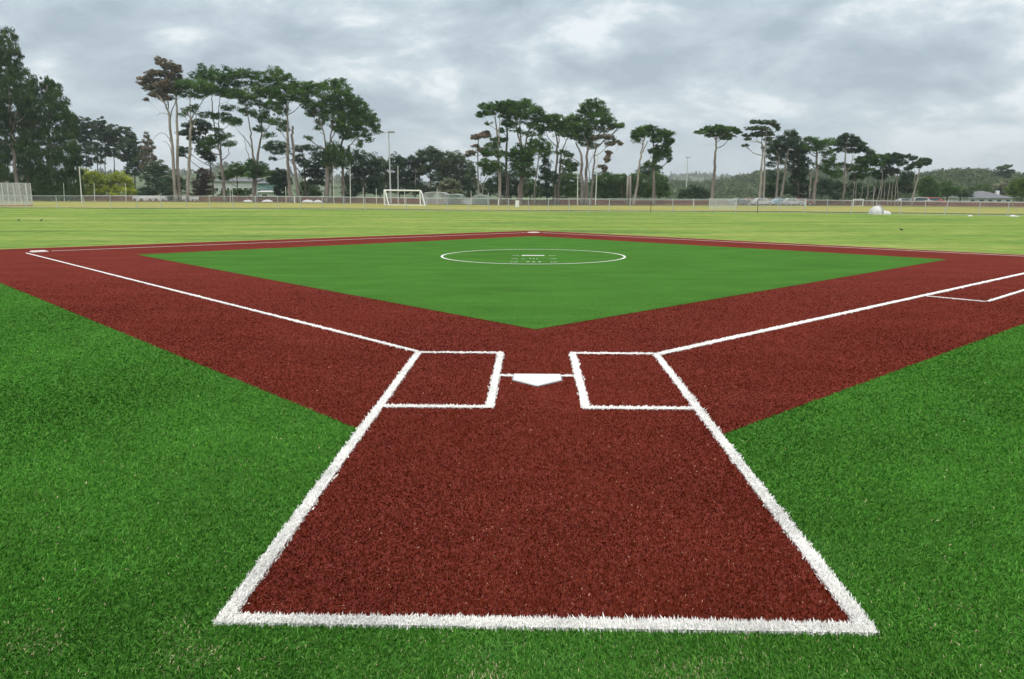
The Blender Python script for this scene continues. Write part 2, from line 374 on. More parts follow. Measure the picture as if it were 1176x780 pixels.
# ------------------------------------------------------------------ the diamond
RED = [(-1.26, -3.73), (1.26, -3.73), (1.26, -1.325), (15.95, 12.54), (-.03, 28.93), (-17.66, 15.12), (-1.26, -1.275)]
INF = [(-.01, 2.84), (10.63, 13.45), (-.03, 24.11), (-11.04, 14.35)]
PAD = [(-26, -14), (26, -14), (26, 2.5), (15.99, 12.56), (-.03, 28.97), (-17.70, 15.14), (-26, 8)]
LW = .059
def seg(a_, b_, w_=LW, ext=0.0):
    a_ = Vector(a_); b_ = Vector(b_); t = (b_-a_).normalized(); n_ = Vector((-t.y, t.x))*w_/2; a_ = a_-t*ext; b_ = b_+t*ext
    return [tuple(a_-n_), tuple(b_-n_), tuple(b_+n_), tuple(a_+n_)]
XO, XI, YF, YB, YC = 1.250, .378, 1.405, -.668, -3.72
LINES = {
 'catchers_box_line': [seg((-XO, YC), (-XO, YF), ext=LW/2), seg((XO, YC), (XO, YF), ext=LW/2), seg((-XO+LW/2, YC), (XO-LW/2, YC))],
 'batters_box_line': [seg((-XO+LW/2, YF), (-XI-LW/2, YF)), seg((-XI, YB-LW/2), (-XI, YF+LW/2)), seg((-XO+LW/2, YB), (-XI-LW/2, YB)),
                      seg((XO-LW/2, YF), (XI+LW/2, YF)), seg((XI, YB-LW/2), (XI, YF+LW/2)), seg((XO-LW/2, YB), (XI+LW/2, YB)),
                      seg((-XI+LW/2, .385), (-.222, .385), .05), seg((XI-LW/2, .385), (.222, .385), .05)],
 'foul_line': [seg((-XO-.02, YF+LW/2+.012), (-14.45, 14.78)), seg((XO+.02, YF+LW/2+.012-.06), (15.3, 14.55), .09)],
 'running_lane_line': [seg((6.42, 6.18), (7.03, 5.52)), seg((7.09, 5.56), (13.6, 12.05))],
 'base_path_line': [seg((-14.2, 15.55), (-.35, 26.9), .07), seg((.30, 26.95), (15.2, 12.6), .07)],
}
def ring(cx, cy, r, w_, n=72):
    return [[(cx+(r+s*w_/2)*math.cos(a0), cy+(r+s*w_/2)*math.sin(a0)) for s, a0 in ((-1, a1), (1, a1), (1, a2), (-1, a2))]
            for a1, a2 in ((2*PI*i/n, 2*PI*(i+1)/n) for i in range(n))]
LINES['pitchers_circle_line'] = ring(-.05, 14.22, 2.47, .055)
def sheet(name, polys, z, mt, label=None):
    b = MB()
    for p in polys: b.face([(x, y, z) for x, y in p])
    o = b.build(name, mt)
    # lay the faces upwards
    bm = bmesh.new(); bm.from_mesh(o.data); bmesh.ops.recalc_face_normals(bm, faces=bm.faces)
    for f_ in bm.faces:
        if f_.normal.z < 0: f_.normal_flip()
    bm.to_mesh(o.data); bm.free()
    return tag(o, label, kind='structure')
sheet('green_turf', [PAD], 0, M['green_pad'])
sheet('red_turf', [RED], .004, M['red_pad'])
sheet('infield_turf', [INF], .008, M['green_pad'])
for k, polys in LINES.items(): sheet(k, polys, .012, M['white_line'])
# pale edging strip between the red turf and the outfield grass
sheet('turf_edging', [seg((-17.7, 15.2), (-.03, 29.02), .10), seg((-.03, 29.02), (16.05, 12.6), .10)], .006, M['clay'])

def inpoly(x, y, poly):
    r = np.zeros(len(x), bool); n = len(poly)
    for i in range(n):
        x1, y1 = poly[i]; x2, y2 = poly[(i+1) % n]
        if y1 == y2: continue
        c = ((y1 > y) != (y2 > y)) & (x < (x2-x1)*(y-y1)/(y2-y1)+x1); r ^= c
    return r
BLOCK = [(-.235, .44), (.235, .44), (.235, .20), (0, -.03), (-.235, .20)]
def blades(name, mt, X, Y, hgt, wid, label, tint, lean=1.0):
    n = len(X); D = np.hypot(X-CAM[0], Y-CAM[1]); k = np.clip(D/2.4, .7, 8)
    # lean follows a slow field, as pile that has been brushed
    fx = np.sin(X*1.3+Y*.7)+np.sin(Y*2.1-X*.4+2); fy = np.cos(X*.9-Y*1.1)+np.sin(X*2.3+1)
    an = rng.uniform(0, 2*PI, n); mag = rng.gamma(2.2, .28, n)*lean
    lx = np.cos(an)*mag+fx*.16; ly = np.sin(an)*mag+fy*.16
    h = hgt*rng.uniform(.65, 1.2, n)*np.where(tint > .96, .62, 1.0)*1.0 if 'white' not in name else hgt*rng.uniform(.45, 1.35, n); h = h*(1-.08*(k-1))
    wv = wid*rng.uniform(.7, 1.35, n)*np.clip(D/2.4, .7, 8)
    yaw = rng.uniform(0, PI, n); wx, wy = np.cos(yaw)*wv/2, np.sin(yaw)*wv/2
    V = np.empty((n, 5, 3), np.float32)
    for i, (s, t) in enumerate(((-1, 0), (1, 0), (1, .55), (-1, .55), (0, 1))):
        z = h*t*(1-.25*t*np.clip(mag, 0, 1.2)); q = 1.0 if t < .1 else .85
        V[:, i, 0] = X+s*wx*q+lx*h*t**1.5; V[:, i, 1] = Y+s*wy*q+ly*h*t**1.5; V[:, i, 2] = z
    b = np.arange(n)*5
    q4 = np.stack([b, b+1, b+2, b+3], 1); q3 = np.stack([b+3, b+2, b+4], 1)
    o = npmesh(name, V.reshape(-1, 3), [q4, q3], mt, attr=np.repeat(tint, 5))
    tag(o, label, 'artificial grass', kind='stuff'); return o
def turf():
    n = 760000; D = np.exp(rng.uniform(math.log(1.5), math.log(19), n)); k = rng.uniform(-.92, .92, n)
    P = np.array(CAM)[None, :2]+fwH[None, :2]*D[:, None]+rtH[None, :2]*(k*D)[:, None]
    keep = rng.random(n) < np.clip((19-D)/7, 0, 1); X, Y = P[keep, 0], P[keep, 1]
    # the carpet goes on beside and a little behind the place the photograph was taken from
    n2_ = 1200000; r_ = np.exp(rng.uniform(math.log(2.2), math.log(19), n2_)); a_ = rng.uniform(.70, 2.2, n2_)*rng.choice([-1, 1], n2_)+YAW
    kp = (rng.random(n2_) < np.clip((19-r_)/7, 0, 1)); X2 = (CAM[0]+np.sin(a_)*r_)[kp]; Y2 = (CAM[1]+np.cos(a_)*r_)[kp]
    o_ = np.abs(((X2-CAM[0])*rtH[0]+(Y2-CAM[1])*rtH[1])) > .90*((X2-CAM[0])*fwH[0]+(Y2-CAM[1])*fwH[1])
    X = np.concatenate([X, X2[o_]]); Y = np.concatenate([Y, Y2[o_]])
    lines = [p for v in LINES.values() for p in v]
    def inlines(X, Y):
        r = np.zeros(len(X), bool)
        for p in lines:
            xs = [a_[0] for a_ in p]; ys = [a_[1] for a_ in p]
            c = np.where((X > min(xs)-.01) & (X < max(xs)+.01) & (Y > min(ys)-.01) & (Y < max(ys)+.01))[0]
            if len(c): r[c] |= inpoly(X[c], Y[c], p)
        return r
    jx = X+rng.normal(0, .006, len(X)); jy = Y+rng.normal(0, .006, len(X))
    onl = inlines(jx, jy); blk = inpoly(X, Y, BLOCK); red = inpoly(jx, jy, RED) & ~inpoly(jx, jy, INF); pad = inpoly(X, Y, PAD)
    g = ~onl & ~blk & ~red & pad; rd = ~onl & ~blk & red
    # dry clippings gather in patches at the near edge and thinly elsewhere
    def tints(X, Y, dry, patchy):
        t = rng.uniform(0, .95, len(X))
        pf = np.sin(X*5.1+1.3*np.sin(Y*3.7))*np.sin(Y*6.3+X*2.2+1.1*np.sin(X*4.1))
        p = dry*(1+patchy*np.clip(pf-.30, 0, 1)**1.5*np.clip((-3.2-Y)*1.6, .12, 1)*.8+(patchy > 5)*2.2*np.clip((-2.6-Y)*.8, 0, 1))
        # a far blade here stands for several real ones, so its own tint differs less from the mean
        k = np.clip(np.hypot(X-CAM[0], Y-CAM[1])/2.6, 1, 8); t = .55+(t-.55)/k; p = p/k**1.6
        return np.where(rng.random(len(X)) < p, rng.uniform(.965, 1, len(X)), t)
    blades('green_turf_blades', M['green_blade'], X[g], Y[g], .020, .0034, 'short green artificial grass blades around and inside the red paths', tints(X[g], Y[g], .010, 60))
    blades('red_turf_blades', M['red_blade'], X[rd], Y[rd], .020, .0034, 'short brick red artificial grass blades of the base paths', tints(X[rd], Y[rd], .045, .5))
    n = 2800000; D = np.exp(rng.uniform(math.log(1.8), math.log(16), n)); k = rng.uniform(-.95, .95, n)
    P = np.array(CAM)[None, :2]+fwH[None, :2]*D[:, None]+rtH[None, :2]*(k*D)[:, None]
    X, Y = P[:, 0], P[:, 1]; s = inlines(X+rng.normal(0, .007, n), Y+rng.normal(0, .007, n)) & ~inpoly(X, Y, BLOCK)
    X, Y = X[s], Y[s]; D = D[s]
    blades('white_line_blades', M['white_blade'], X, Y, .025, .0058, 'white artificial grass blades of the field markings', rng.uniform(0, 1, len(X)), .6)
turf()

# home plate
hp = empty('home_plate', (0, 0, .004), 'white five sided home plate between the two batting boxes', 'home plate')
W2, H2 = .216, .216
MB().prism([(-W2, .432), (-W2, H2), (0, 0), (W2, H2), (W2, .432)], 0, .013).build('plate_surface', M['plate'], hp, bevel=.004)
MB().prism([(-W2-.012, .440), (-W2-.012, .205), (0, -.014), (W2+.012, .205), (W2+.012, .440)], -.003, .006).build('plate_edge', M['dark_rubber'], hp)
def base(name, x, y, label):
    o = empty(name, (x, y, .006), label, 'base', 'bases of the diamond', PI/4)
    MB().box((0, 0, .014), (.19, .19, .014), taper=.94).build('base_cushion', M['base'], o, bevel=.012)
    MB().box((0, 0, .004), (.205, .205, .006)).build('base_anchor', M['white_line'], o)
base('base', -14.45, 15.35, 'white square third base at the left corner of the foul line')
base('base', -.03, 27.0, 'white square second base at the far corner of the red path')
pr = empty('pitching_plate', (-.05, 14.31, .008), 'white pitching rubber strip inside the white circle', 'pitching plate')
MB().box((0, 0, .006), (.305, .05, .006)).build('rubber_strip', M['plate'], pr, bevel=.004)
MB().box((0, 0, .002), (.312, .056, .003)).build('rubber_edge', M['white_line'], pr)
marks = [(x, y, .07, .05) for x in (-.52, .47) for y in (14.3, 13.2, 12.3)]+[(-.03, 13.25, .10, .05), (-.03, 12.35, .16, .05), (-.30, 13.2, .04, .04)]
b = MB()
for x, y, hx, hy in marks:
    for q in range(3): b.box((x+(q-1)*hx*.9, y+rng.normal(0, .03), .012), (hx*.22, hy*rng.uniform(.25, .5), .003))
tag(b.build('position_marks', M['white_line']), 'small white dashes in three rows inside the pitching circle', 'field marks', kind='structure')

# ------------------------------------------------------------------ trees
def smooth_line(pts, n=4):
    pts = [np.array(p, float) for p in pts]
    if len(pts) < 3: return [pts[0]+(pts[-1]-pts[0])*t for t in np.linspace(0, 1, n+1)]
    o = []; P = [2*pts[0]-pts[1]]+pts+[2*pts[-1]-pts[-2]]
    for i in range(1, len(P)-2):
        for t in np.linspace(0, 1, n, endpoint=False):
            a_, b_, c, d = P[i-1:i+3]
            o.append(.5*((2*b_)+(c-a_)*t+(2*a_-5*b_+4*c-d)*t*t+(3*b_-a_-3*c+d)*t**3))
    o.append(pts[-1]); return o
def unit(n):
    v = rng.normal(size=(n, 3)); return v/np.linalg.norm(v, axis=1)[:, None]
def leaf_quads(C, size, flat=.35, asp=.5, droop=False):
    """many small leaf sprays: rhombic faces in random poses biased to lie flat"""
    n = len(C); nn = unit(n); nn[:, 2] = np.abs(nn[:, 2])+flat; nn /= np.linalg.norm(nn, axis=1)[:, None]
    a_ = unit(n); x = np.cross(nn, a_); x /= np.linalg.norm(x, axis=1)[:, None]; y = np.cross(nn, x)
    if droop:   # hanging sprays: the long axis points down and a little outwards
        x = unit(n)*.45; x[:, 2] -= 1; x /= np.linalg.norm(x, axis=1)[:, None]; y = np.cross(x, a_); y /= np.linalg.norm(y, axis=1)[:, None]; asp = .30; size = size*1.2
    sz = (size*rng.uniform(.5, 1.4, n))[:, None]
    k = rng.uniform(.35, .8, (n, 1))
    V = np.stack([C-x*sz, C-y*sz*asp*k-x*sz*.1, C+x*sz, C+y*sz*asp+x*sz*.15*k], 1)
    return V.reshape(-1, 3)
def clump_leaves(c, r, s, kind, dens=1.0, leaf=1.35, sub=None, droop=False):
    """c world centre, r (rx,ry,rz) metres, s metres per photo pixel. Sub-sprays over the ellipsoid, leaves in each."""
    sub = sub or 3.0
    area = PI*(r[0]/s)*(r[2]/s)
    if droop: dens *= .85
    ns = max(4, int(area/(sub*sub*.50)*dens))
    d = unit(ns); rad = rng.uniform(.25, 1.0, ns)**.45
    S = d*rad[:, None]*np.array(r)
    S *= np.where(rng.random(ns) < .15, rng.uniform(1.05, 1.35, ns), 1)[:, None]
    # underside cut flatter, as cypress plates are
    S[:, 2] = np.where(S[:, 2] < 0, S[:, 2]*.7, S[:, 2])
    S += c
    nl = 34
    sr = sub*s*rng.uniform(.55, 1.25, ns)
    Lc = np.repeat(S, nl, 0)+unit(ns*nl)*(rng.uniform(0, 1, ns*nl)**.5*np.repeat(sr, nl))[:, None]*np.array([.8, .8, 1.15] if droop else [1.2, 1.2, .72])
    return leaf_quads(Lc, leaf*s*.70, droop=droop), S
TREES_G = 'tall cypress trees along the far fence'
def tree(name, label, cat, d, trunks, clumps, kind='cypress', bark='bark', group=None, dens=1.0, base_d=None, depthk=.85, leaf=1.35, sub=None, limb=True, droop=False):
    s = d/F*1.0
    base_u = trunks[0][0][0][0]
    root = empty(name, tuple(G(base_u, d)), label, cat, group)
    tb = MB(); lines = []
    for pts, r0, r1 in trunks:
        off = rng.uniform(-1.2, 1.2)
        PP = []
        for i, (u, v) in enumerate(pts):
            if i == 0 and v >= 226: p = G(u, d+off); p[2] -= .3
            else: p = W(u, v, d+off+rng.uniform(-.3, .3)*i)
            PP.append(p)
        sm = smooth_line(PP, 5)
        rr = np.linspace(r0*s*.88, r1*s*.8, len(sm)); 
        if pts[0][1] >= 226: rr[0] *= 1.35; rr[1] *= 1.12
        tb.tube([tuple(p+np.array([rng.normal(0, .06), rng.normal(0, .06), 0])) for p in sm], list(rr), 8); lines.append((sm, rr))
    crown = []
    for cl in clumps:
        u, v, rx, ry = cl[:4]; fl = 1.06 if group == TREES_G and kind == 'cypress' else 1.0; rx = rx*1.08*fl+.5; ry = ry*1.20*fl+.5
        dd = d+rng.uniform(-1, 1)*min(rx*s*.6, 3.0)
        c = W(u, v, dd); r = (rx*s, max(rx*s*depthk, ry*s), ry*s)
        q, S = clump_leaves(c, r, s, kind, dens, leaf, sub, droop); crown.append(q)
        if not limb: continue
        # limb from the best trunk point below the clump
        best = None
        for sm, rr in lines:
            for i in range(2, len(sm)):
                p = sm[i]; dz = c[2]-p[2]; hor = math.hypot(c[0]-p[0], c[1]-p[1])
                cost = hor+abs(dz-.7*hor)*.8+(6 if dz < -.5 else 0)
                if best is None or cost < best[0]: best = (cost, p, rr[i])
        if best and best[0] < 30*s*4:
            _, p, r_ = best; mid = (p+c)/2+np.array([rng.normal(0, .3), rng.normal(0, .3), -.12*np.linalg.norm(c-p)])
            r0 = min(r_*.6, .9*s+.02); pl = smooth_line([p, mid, c], 4)
            tb.tube([tuple(x) for x in pl], list(np.linspace(r0, r0*.45, len(pl))), 5)
            for k in rng.choice(len(S), min(len(S), 4), replace=False):
                e_ = S[k]; mid = (c+e_)/2+np.array([0, 0, -.2*s*3]); p0 = pl[-3]
                tb.tube([tuple(p0), tuple(mid), tuple(e_)], [r0*.42, r0*.3, r0*.16], 4)
    tb.build('trunk', M[bark], root, smooth=True).location = tuple(-np.array(root.location))
    if crown:
        V = np.concatenate(crown); q = np.arange(len(V)).reshape(-1, 4)
        npmesh('crown', V, q, M[kind], root)
    return root
T = tree
# --- left side
T('cypress_tree', 'tallest dark cypress at the left edge, behind the wire cage', 'tree', 140,
  [([(20, 233), (17, 190), (13, 150), (11, 110), (4, 45)], 2.6, .6), ([(14, 150), (19, 130), (28, 108)], 1.1, .5), ([(13, 155), (24, 170), (33, 185)], .9, .4)],
  [(5, 42, 12, 7), (2, 55, 16, 8), (12, 68, 13, 10), (4, 84, 22, 12), (23, 92, 15, 12), (8, 110, 26, 12), (29, 112, 13, 12), (-4, 128, 14, 9), (33, 125, 10, 9),
   (10, 166, 16, 7), (32, 172, 11, 10), (-22, 90, 16, 40), (-18, 150, 18, 14), (-10, 200, 16, 14), (2, 185, 8, 6), (30, 138, 13, 7), (20, 148, 9, 5), (38, 155, 10, 6), (8, 144, 9, 5), (24, 160, 10, 5)], 'deep', group=TREES_G, droop=True)
T('cypress_tree', 'second dark cypress from the left with drooping crown over the brown fence', 'tree', 143,
  [([(54, 233), (55, 180), (56, 140), (54, 98)], 2.8, .6), ([(56, 150), (50, 138), (44, 125)], 1.0, .4)],
  [(52, 96, 9, 5), (62, 101, 8, 6), (50, 111, 14, 9), (66, 116, 10, 11), (56, 131, 20, 11), (73, 140, 12, 15), (43, 145, 12, 10), (81, 151, 7, 10), (62, 157, 16, 8)], 'deep', group=TREES_G, droop=True)
T('evergreen_tree', 'blackish tree in the gap behind the two leftmost cypresses', 'tree', 162, [([(33, 232), (34, 200), (34, 150)], 1.8, .6)],
  [(2, 132, 12, 9), (28, 128, 9, 8), (36, 142, 9, 8), (20, 145, 10, 6), (4, 150, 10, 8), (34, 162, 12, 8), (66, 165, 10, 8), (14, 176, 12, 8), (46, 172, 10, 8), (34, 184, 12, 8), (4, 178, 10, 8), (66, 180, 9, 8)], 'dark', 'bark_dark', dens=.85)
T('evergreen_tree', 'low dense dark green tree filling the gap below the drooping cypress', 'tree', 141,
  [([(74, 232), (76, 205), (76, 180)], 1.6, .5), ([(72, 232), (60, 210), (50, 198)], 1.2, .4)],
  [(77, 180, 13, 11), (69, 194, 12, 11), (85, 195, 6, 13), (60, 210, 14, 13), (80, 212, 12, 14), (70, 222, 18, 8), (62, 180, 9, 8), (52, 196, 9, 9), (88, 222, 7, 9), (48, 210, 8, 10), (55, 222, 10, 8), (84, 170, 7, 6)], 'deep', 'bark_dark', sub=3.2, droop=True)
T('evergreen_tree', 'low spreading dark tree around the foot of the leftmost cypress', 'tree', 149,
  [([(30, 232), (32, 215), (34, 190)], 1.6, .5), ([(30, 232), (12, 215)], 1.2, .4)],
  [(35, 190, 12, 12), (28, 205, 13, 13), (44, 208, 13, 14), (4, 210, 10, 14), (35, 222, 18, 8), (-12, 218, 14, 12), (40, 176, 9, 8), (24, 182, 6, 6), (2, 196, 7, 6), (28, 222, 10, 8), (10, 224, 12, 6)], 'deep', 'bark_dark', sub=3.2, droop=True)
PG = 'row of thin pines beyond the left fence'
pines = [
 (85, 'thin pine with bare top beside the drooping cypress', [(84, 140, 6, 7), (88, 155, 7, 8), (84, 172, 6, 7), (86, 186, 6, 6)], 'pine'),
 (99, 'ragged pine above the left end of the yellow bush', [(98, 143, 7, 6), (104, 150, 8, 7), (96, 158, 8, 7), (102, 171, 9, 8), (98, 187, 6, 7)], 'dark'),
 (112, 'narrow pine with open lower crown above the yellow bush', [(112, 145, 6, 6), (114, 156, 8, 7), (109, 170, 7, 7), (113, 184, 6, 5)], 'pine'),
 (121, 'pine with pointed top above the middle of the yellow bush', [(120, 143, 3, 6), (121, 152, 8, 6), (125, 161, 8, 6), (120, 175, 6, 5)], 'dark'),
 (131, 'high crowned pine with long bare trunk left of the pair', [(130, 152, 8, 6), (133, 161, 9, 6), (129, 171, 8, 5), (132, 178, 5, 3)], 'dark'),
 (146, 'pine with spiky leaning top above the yellow bush', [(144, 150, 6, 4), (149, 156, 6, 4), (146, 166, 8, 7), (142, 178, 7, 8)], 'pine'),
 (155, 'broad rounded pine sloping down to the right of the row', [(152, 165, 7, 6), (157, 174, 8, 7), (150, 182, 9, 8), (160, 186, 6, 9), (154, 196, 9, 7)], 'dark')]
for u, lab, cl, kd in pines:
    tops = min(c[1]-c[3] for c in cl)
    T('pine_tree', lab, 'tree', 205, [([(u+random.uniform(-2, 2), 230), (u, 190), (u+random.uniform(-1, 1), tops+6)], .9, .3)], cl, kd, 'bark_dark', PG, dens=.58, sub=2.1)
T('pine_tree', 'brown tinged conical pine standing just left of the tall twin trunks', 'tree', 190, [([(171, 230), (170, 190), (169, 153)], .9, .2)],
  [(169, 156, 2, 3), (169, 163, 5, 3), (170, 171, 7, 4), (170, 181, 8, 5), (171, 192, 9, 6)], 'brown', 'bark', PG, dens=.75, sub=2.2)
T('pine_tree', 'dull green pine below the brown tinged conical pine', 'tree', 188, [([(180, 230), (181, 205), (180, 188)], 1.0, .4)],
  [(180, 192, 10, 6), (188, 200, 12, 7), (176, 203, 12, 8), (194, 208, 10, 6)], 'pine', 'bark_dark', PG)
T('evergreen_tree', 'low wide dark conifer with drooping boughs at the twin trunks', 'tree', 175, [([(186, 231), (187, 218), (188, 208)], 1.2, .5)],
  [(190, 211, 14, 6), (178, 218, 13, 7), (197, 219, 12, 7), (166, 222, 10, 5), (205, 212, 7, 8)], 'dark', 'bark_dark')
T('copper_tree', 'small sparse copper leaved tree right of the three pale trunks', 'tree', 170, [([(236, 231), (235, 212), (233, 198)], .8, .3)],
  [(233, 200, 8, 5), (239, 206, 7, 5), (229, 212, 8, 6), (236, 219, 9, 6), (226, 223, 8, 4)], 'copper', 'bark_dark', dens=.7, sub=2.2)
T('leafy_shrub', 'round pale green shrub at the foot of the twin trunks', 'shrub', 152, [([(194, 231), (194, 226), (194, 222)], .6, .3)], [(194, 221, 4, 4), (193, 227, 6, 3)], 'pine', 'bark', sub=2)
T('flowering_bush', 'left yellow flowering bush beyond the leaning white pole', 'bush', 166, [([(104, 231), (104, 222), (103, 210)], 1, .5)],
  [(97, 203, 9, 7), (108, 206, 10, 7), (100, 214, 12, 8), (114, 216, 8, 8), (106, 223, 14, 6)], 'yellow', 'bark_dark', 'yellow bushes', sub=3)
T('flowering_bush', 'right yellow flowering bush under the dark pine row', 'bush', 168, [([(136, 231), (136, 222), (136, 210)], 1, .5)],
  [(127, 208, 8, 6), (138, 204, 8, 6), (132, 215, 11, 7), (145, 212, 8, 7), (138, 223, 15, 6), (149, 221, 6, 5)], 'yellow', 'bark_dark', 'yellow bushes', sub=3)
# --- group of tall cypresses left of centre
T('cypress_tree', 'tall browning cypress with two pale bare trunks', 'tree', 148,
  [([(201, 233), (199, 190), (195, 140), (191, 122), (182, 110)], 2.4, .7), ([(206, 233), (204, 180), (203, 130), (201, 100), (196, 75)], 2.2, .5), ([(195, 138), (198, 126), (205, 112)], .9, .4), ([(193, 128), (193, 115), (190, 95)], .8, .3),
   ([(199, 185), (193, 165), (186, 163)], .5, .2), ([(197, 165), (192, 156), (184, 153), (176, 160)], .6, .2), ([(200, 205), (192, 202), (183, 204)], .5, .2), ([(194, 132), (186, 130), (180, 133)], .4, .15)],
  [(184, 69, 5, 2.2), (189, 73, 8, 2.6), (196, 78, 8, 3), (204, 80, 4, 4), (176, 84, 9, 2.6), (186, 85, 12, 3), (200, 89, 7, 5), (168, 91, 9, 2.4), (178, 95, 13, 3), (192, 97, 12, 4), (163, 97, 5, 1.6),
   (170, 101, 7, 2), (184, 104, 12, 3.4), (199, 104, 8, 4), (178, 109, 7, 2.4), (190, 113, 8, 2.6), (168, 115, 3, 1)], 'brown', 'bark_pale', TREES_G, sub=1.9, dens=.8)
T('cypress_tree', 'green crowned cypress with single pale forked trunk, third from the twin trunks', 'tree', 147,
  [([(214, 233), (217, 195), (219, 150), (219, 134)], 2.4, 1.2), ([(219, 136), (214, 130), (208, 126)], .7, .3), ([(219, 138), (226, 126), (236, 112)], .9, .4), ([(219, 134), (218, 118), (220, 104)], .8, .4), ([(219, 150), (224, 140), (226, 132)], .7, .3)],
  [(209, 97, 8, 5), (219, 98, 11, 5), (230, 99, 11, 5), (240, 102, 8, 6), (213, 108, 10, 3), (228, 109, 12, 3.4), (217, 126, 7, 2.2), (209, 131, 5, 1.8), (225, 122, 4, 1.6)], 'cypress', 'bark_pale', TREES_G)
T('cypress_tree', 'tiered cypress with dark blue green plates below its crown', 'tree', 151,
  [([(257, 234), (256, 205), (253, 178)], 2.6, 1.6), ([(254, 182), (248, 155), (244, 125), (243, 108)], 1.1, .5), ([(254, 178), (251, 150), (252, 112)], 1.1, .4), ([(254, 185), (262, 178), (262, 165)], .7, .3), ([(255, 195), (243, 188), (238, 190)], .7, .3)],
  [(232, 80, 4, 4), (246, 81, 4, 4), (260, 83, 3, 4), (227, 88, 8, 3), (237, 88, 8, 5), (250, 90, 11, 6), (261, 94, 8, 6), (244, 102, 12, 5), (258, 107, 12, 5), (268, 104, 6, 6),
   (262, 124, 7, 3), (240, 133, 10, 3), (254, 134, 9, 3), (265, 139, 10, 3), (247, 160, 9, 3.6), (257, 156, 8, 3), (240, 168, 7, 4), (262, 165, 7, 3), (250, 150, 6, 2)], 'cypress', 'bark', TREES_G)
T('cedar_tree', 'dark blue green cedar with flat plates behind the tiered cypress', 'tree', 158,
  [([(246, 233), (243, 205), (240, 170), (232, 140)], 1.4, .4)],
  [(228, 141, 9, 3), (236, 146, 7, 4), (214, 144, 5, 1.8), (224, 151, 12, 4), (212, 153, 8, 2.4), (236, 163, 10, 4), (222, 158, 6, 3), (212, 172, 7, 2.2), (233, 173, 8, 6), (240, 181, 7, 5), (210, 177, 4, 3)], 'dark', 'bark_dark', sub=2.4)
T('cypress_tree', 'wide flat topped cypress whose trunk forks low above an ivy collar', 'tree', 149,
  [([(292, 233), (292, 205), (294, 185)], 3.2, 2.6), ([(293, 188), (289, 165), (287, 145), (281, 118)], 1.5, .5), ([(295, 188), (298, 165), (301, 148), (298, 118)], 1.7, .5), ([(290, 172), (282, 160), (273, 150)], .7, .3), ([(300, 158), (306, 150), (312, 142)], .7, .3), ([(288, 185), (283, 172), (280, 155)], .6, .2)],
  [(270, 86, 5, 4), (277, 86, 6, 5), (289, 86, 8, 4), (301, 89, 10, 5), (275, 97, 6, 2.6), (287, 96, 7, 2), (270, 109, 12, 5), (285, 109, 12, 5), (298, 103, 11, 5), (307, 108, 11, 5), (288, 118, 12, 4),
   (283, 129, 9, 3.4), (297, 131, 10, 4), (313, 123, 11, 4), (270, 141, 8, 3), (298, 149, 7, 3), (308, 156, 6, 2.2), (304, 138, 6, 3), (295, 192, 11, 5), (288, 188, 6, 4), (300, 198, 9, 5), (291, 201, 7, 4)], 'cypress', 'bark', TREES_G)
T('ivy_clump', 'rounded evergreen clump left of the ivy collared trunk', 'tree', 153, [([(273, 233), (272, 210), (272, 198)], .9, .4)], [(272, 194, 8, 5), (264, 200, 8, 4), (258, 203, 6, 5), (279, 198, 6, 5)], 'cypress', 'bark_dark')
T('cypress_tree', 'rounded cypress crown on a tall trunk beside a snapped grey stem', 'tree', 147,
  [([(334, 233), (331, 195), (330, 155), (329, 118)], 2.5, 1.0), ([(343, 233), (339, 195), (336, 160), (336, 145)], 2.1, 1.4), ([(330, 125), (333, 116), (340, 108)], .8, .4), ([(329, 122), (322, 112), (316, 104)], .8, .4), ([(331, 165), (325, 155), (320, 148)], .6, .3)],
  [(316, 83, 7, 3.4), (323, 88, 9, 5), (314, 95, 8, 5), (330, 97, 11, 6), (339, 102, 10, 7), (345, 111, 9, 6), (326, 107, 12, 6), (350, 115, 7, 4), (313, 104, 9, 5), (318, 117, 10, 5), (330, 113, 8, 4), (322, 128, 8, 4), (318, 141, 11, 4), (325, 148, 6, 3)], 'cypress', 'bark', TREES_G)
T('cedar_tree', 'blue black cedar with wide flat plates behind the snapped grey stem', 'tree', 165,
  [([(352, 232), (350, 200), (346, 168)], 1.6, .5), ([(349, 205), (330, 180), (318, 170)], .7, .3), ([(350, 190), (362, 182), (372, 178)], .7, .3)],
  [(318, 168, 13, 4.4), (309, 170, 7, 3), (322, 175, 10, 2.6), (345, 171, 8, 3), (357, 170, 11, 2.6), (345, 183, 8, 4), (357, 190, 11, 4), (369, 181, 11, 6), (355, 199, 9, 4), (372, 195, 11, 8), (366, 208, 12, 6), (313, 183, 4, 1.5)], 'dark', 'bark_dark', sub=2.6)
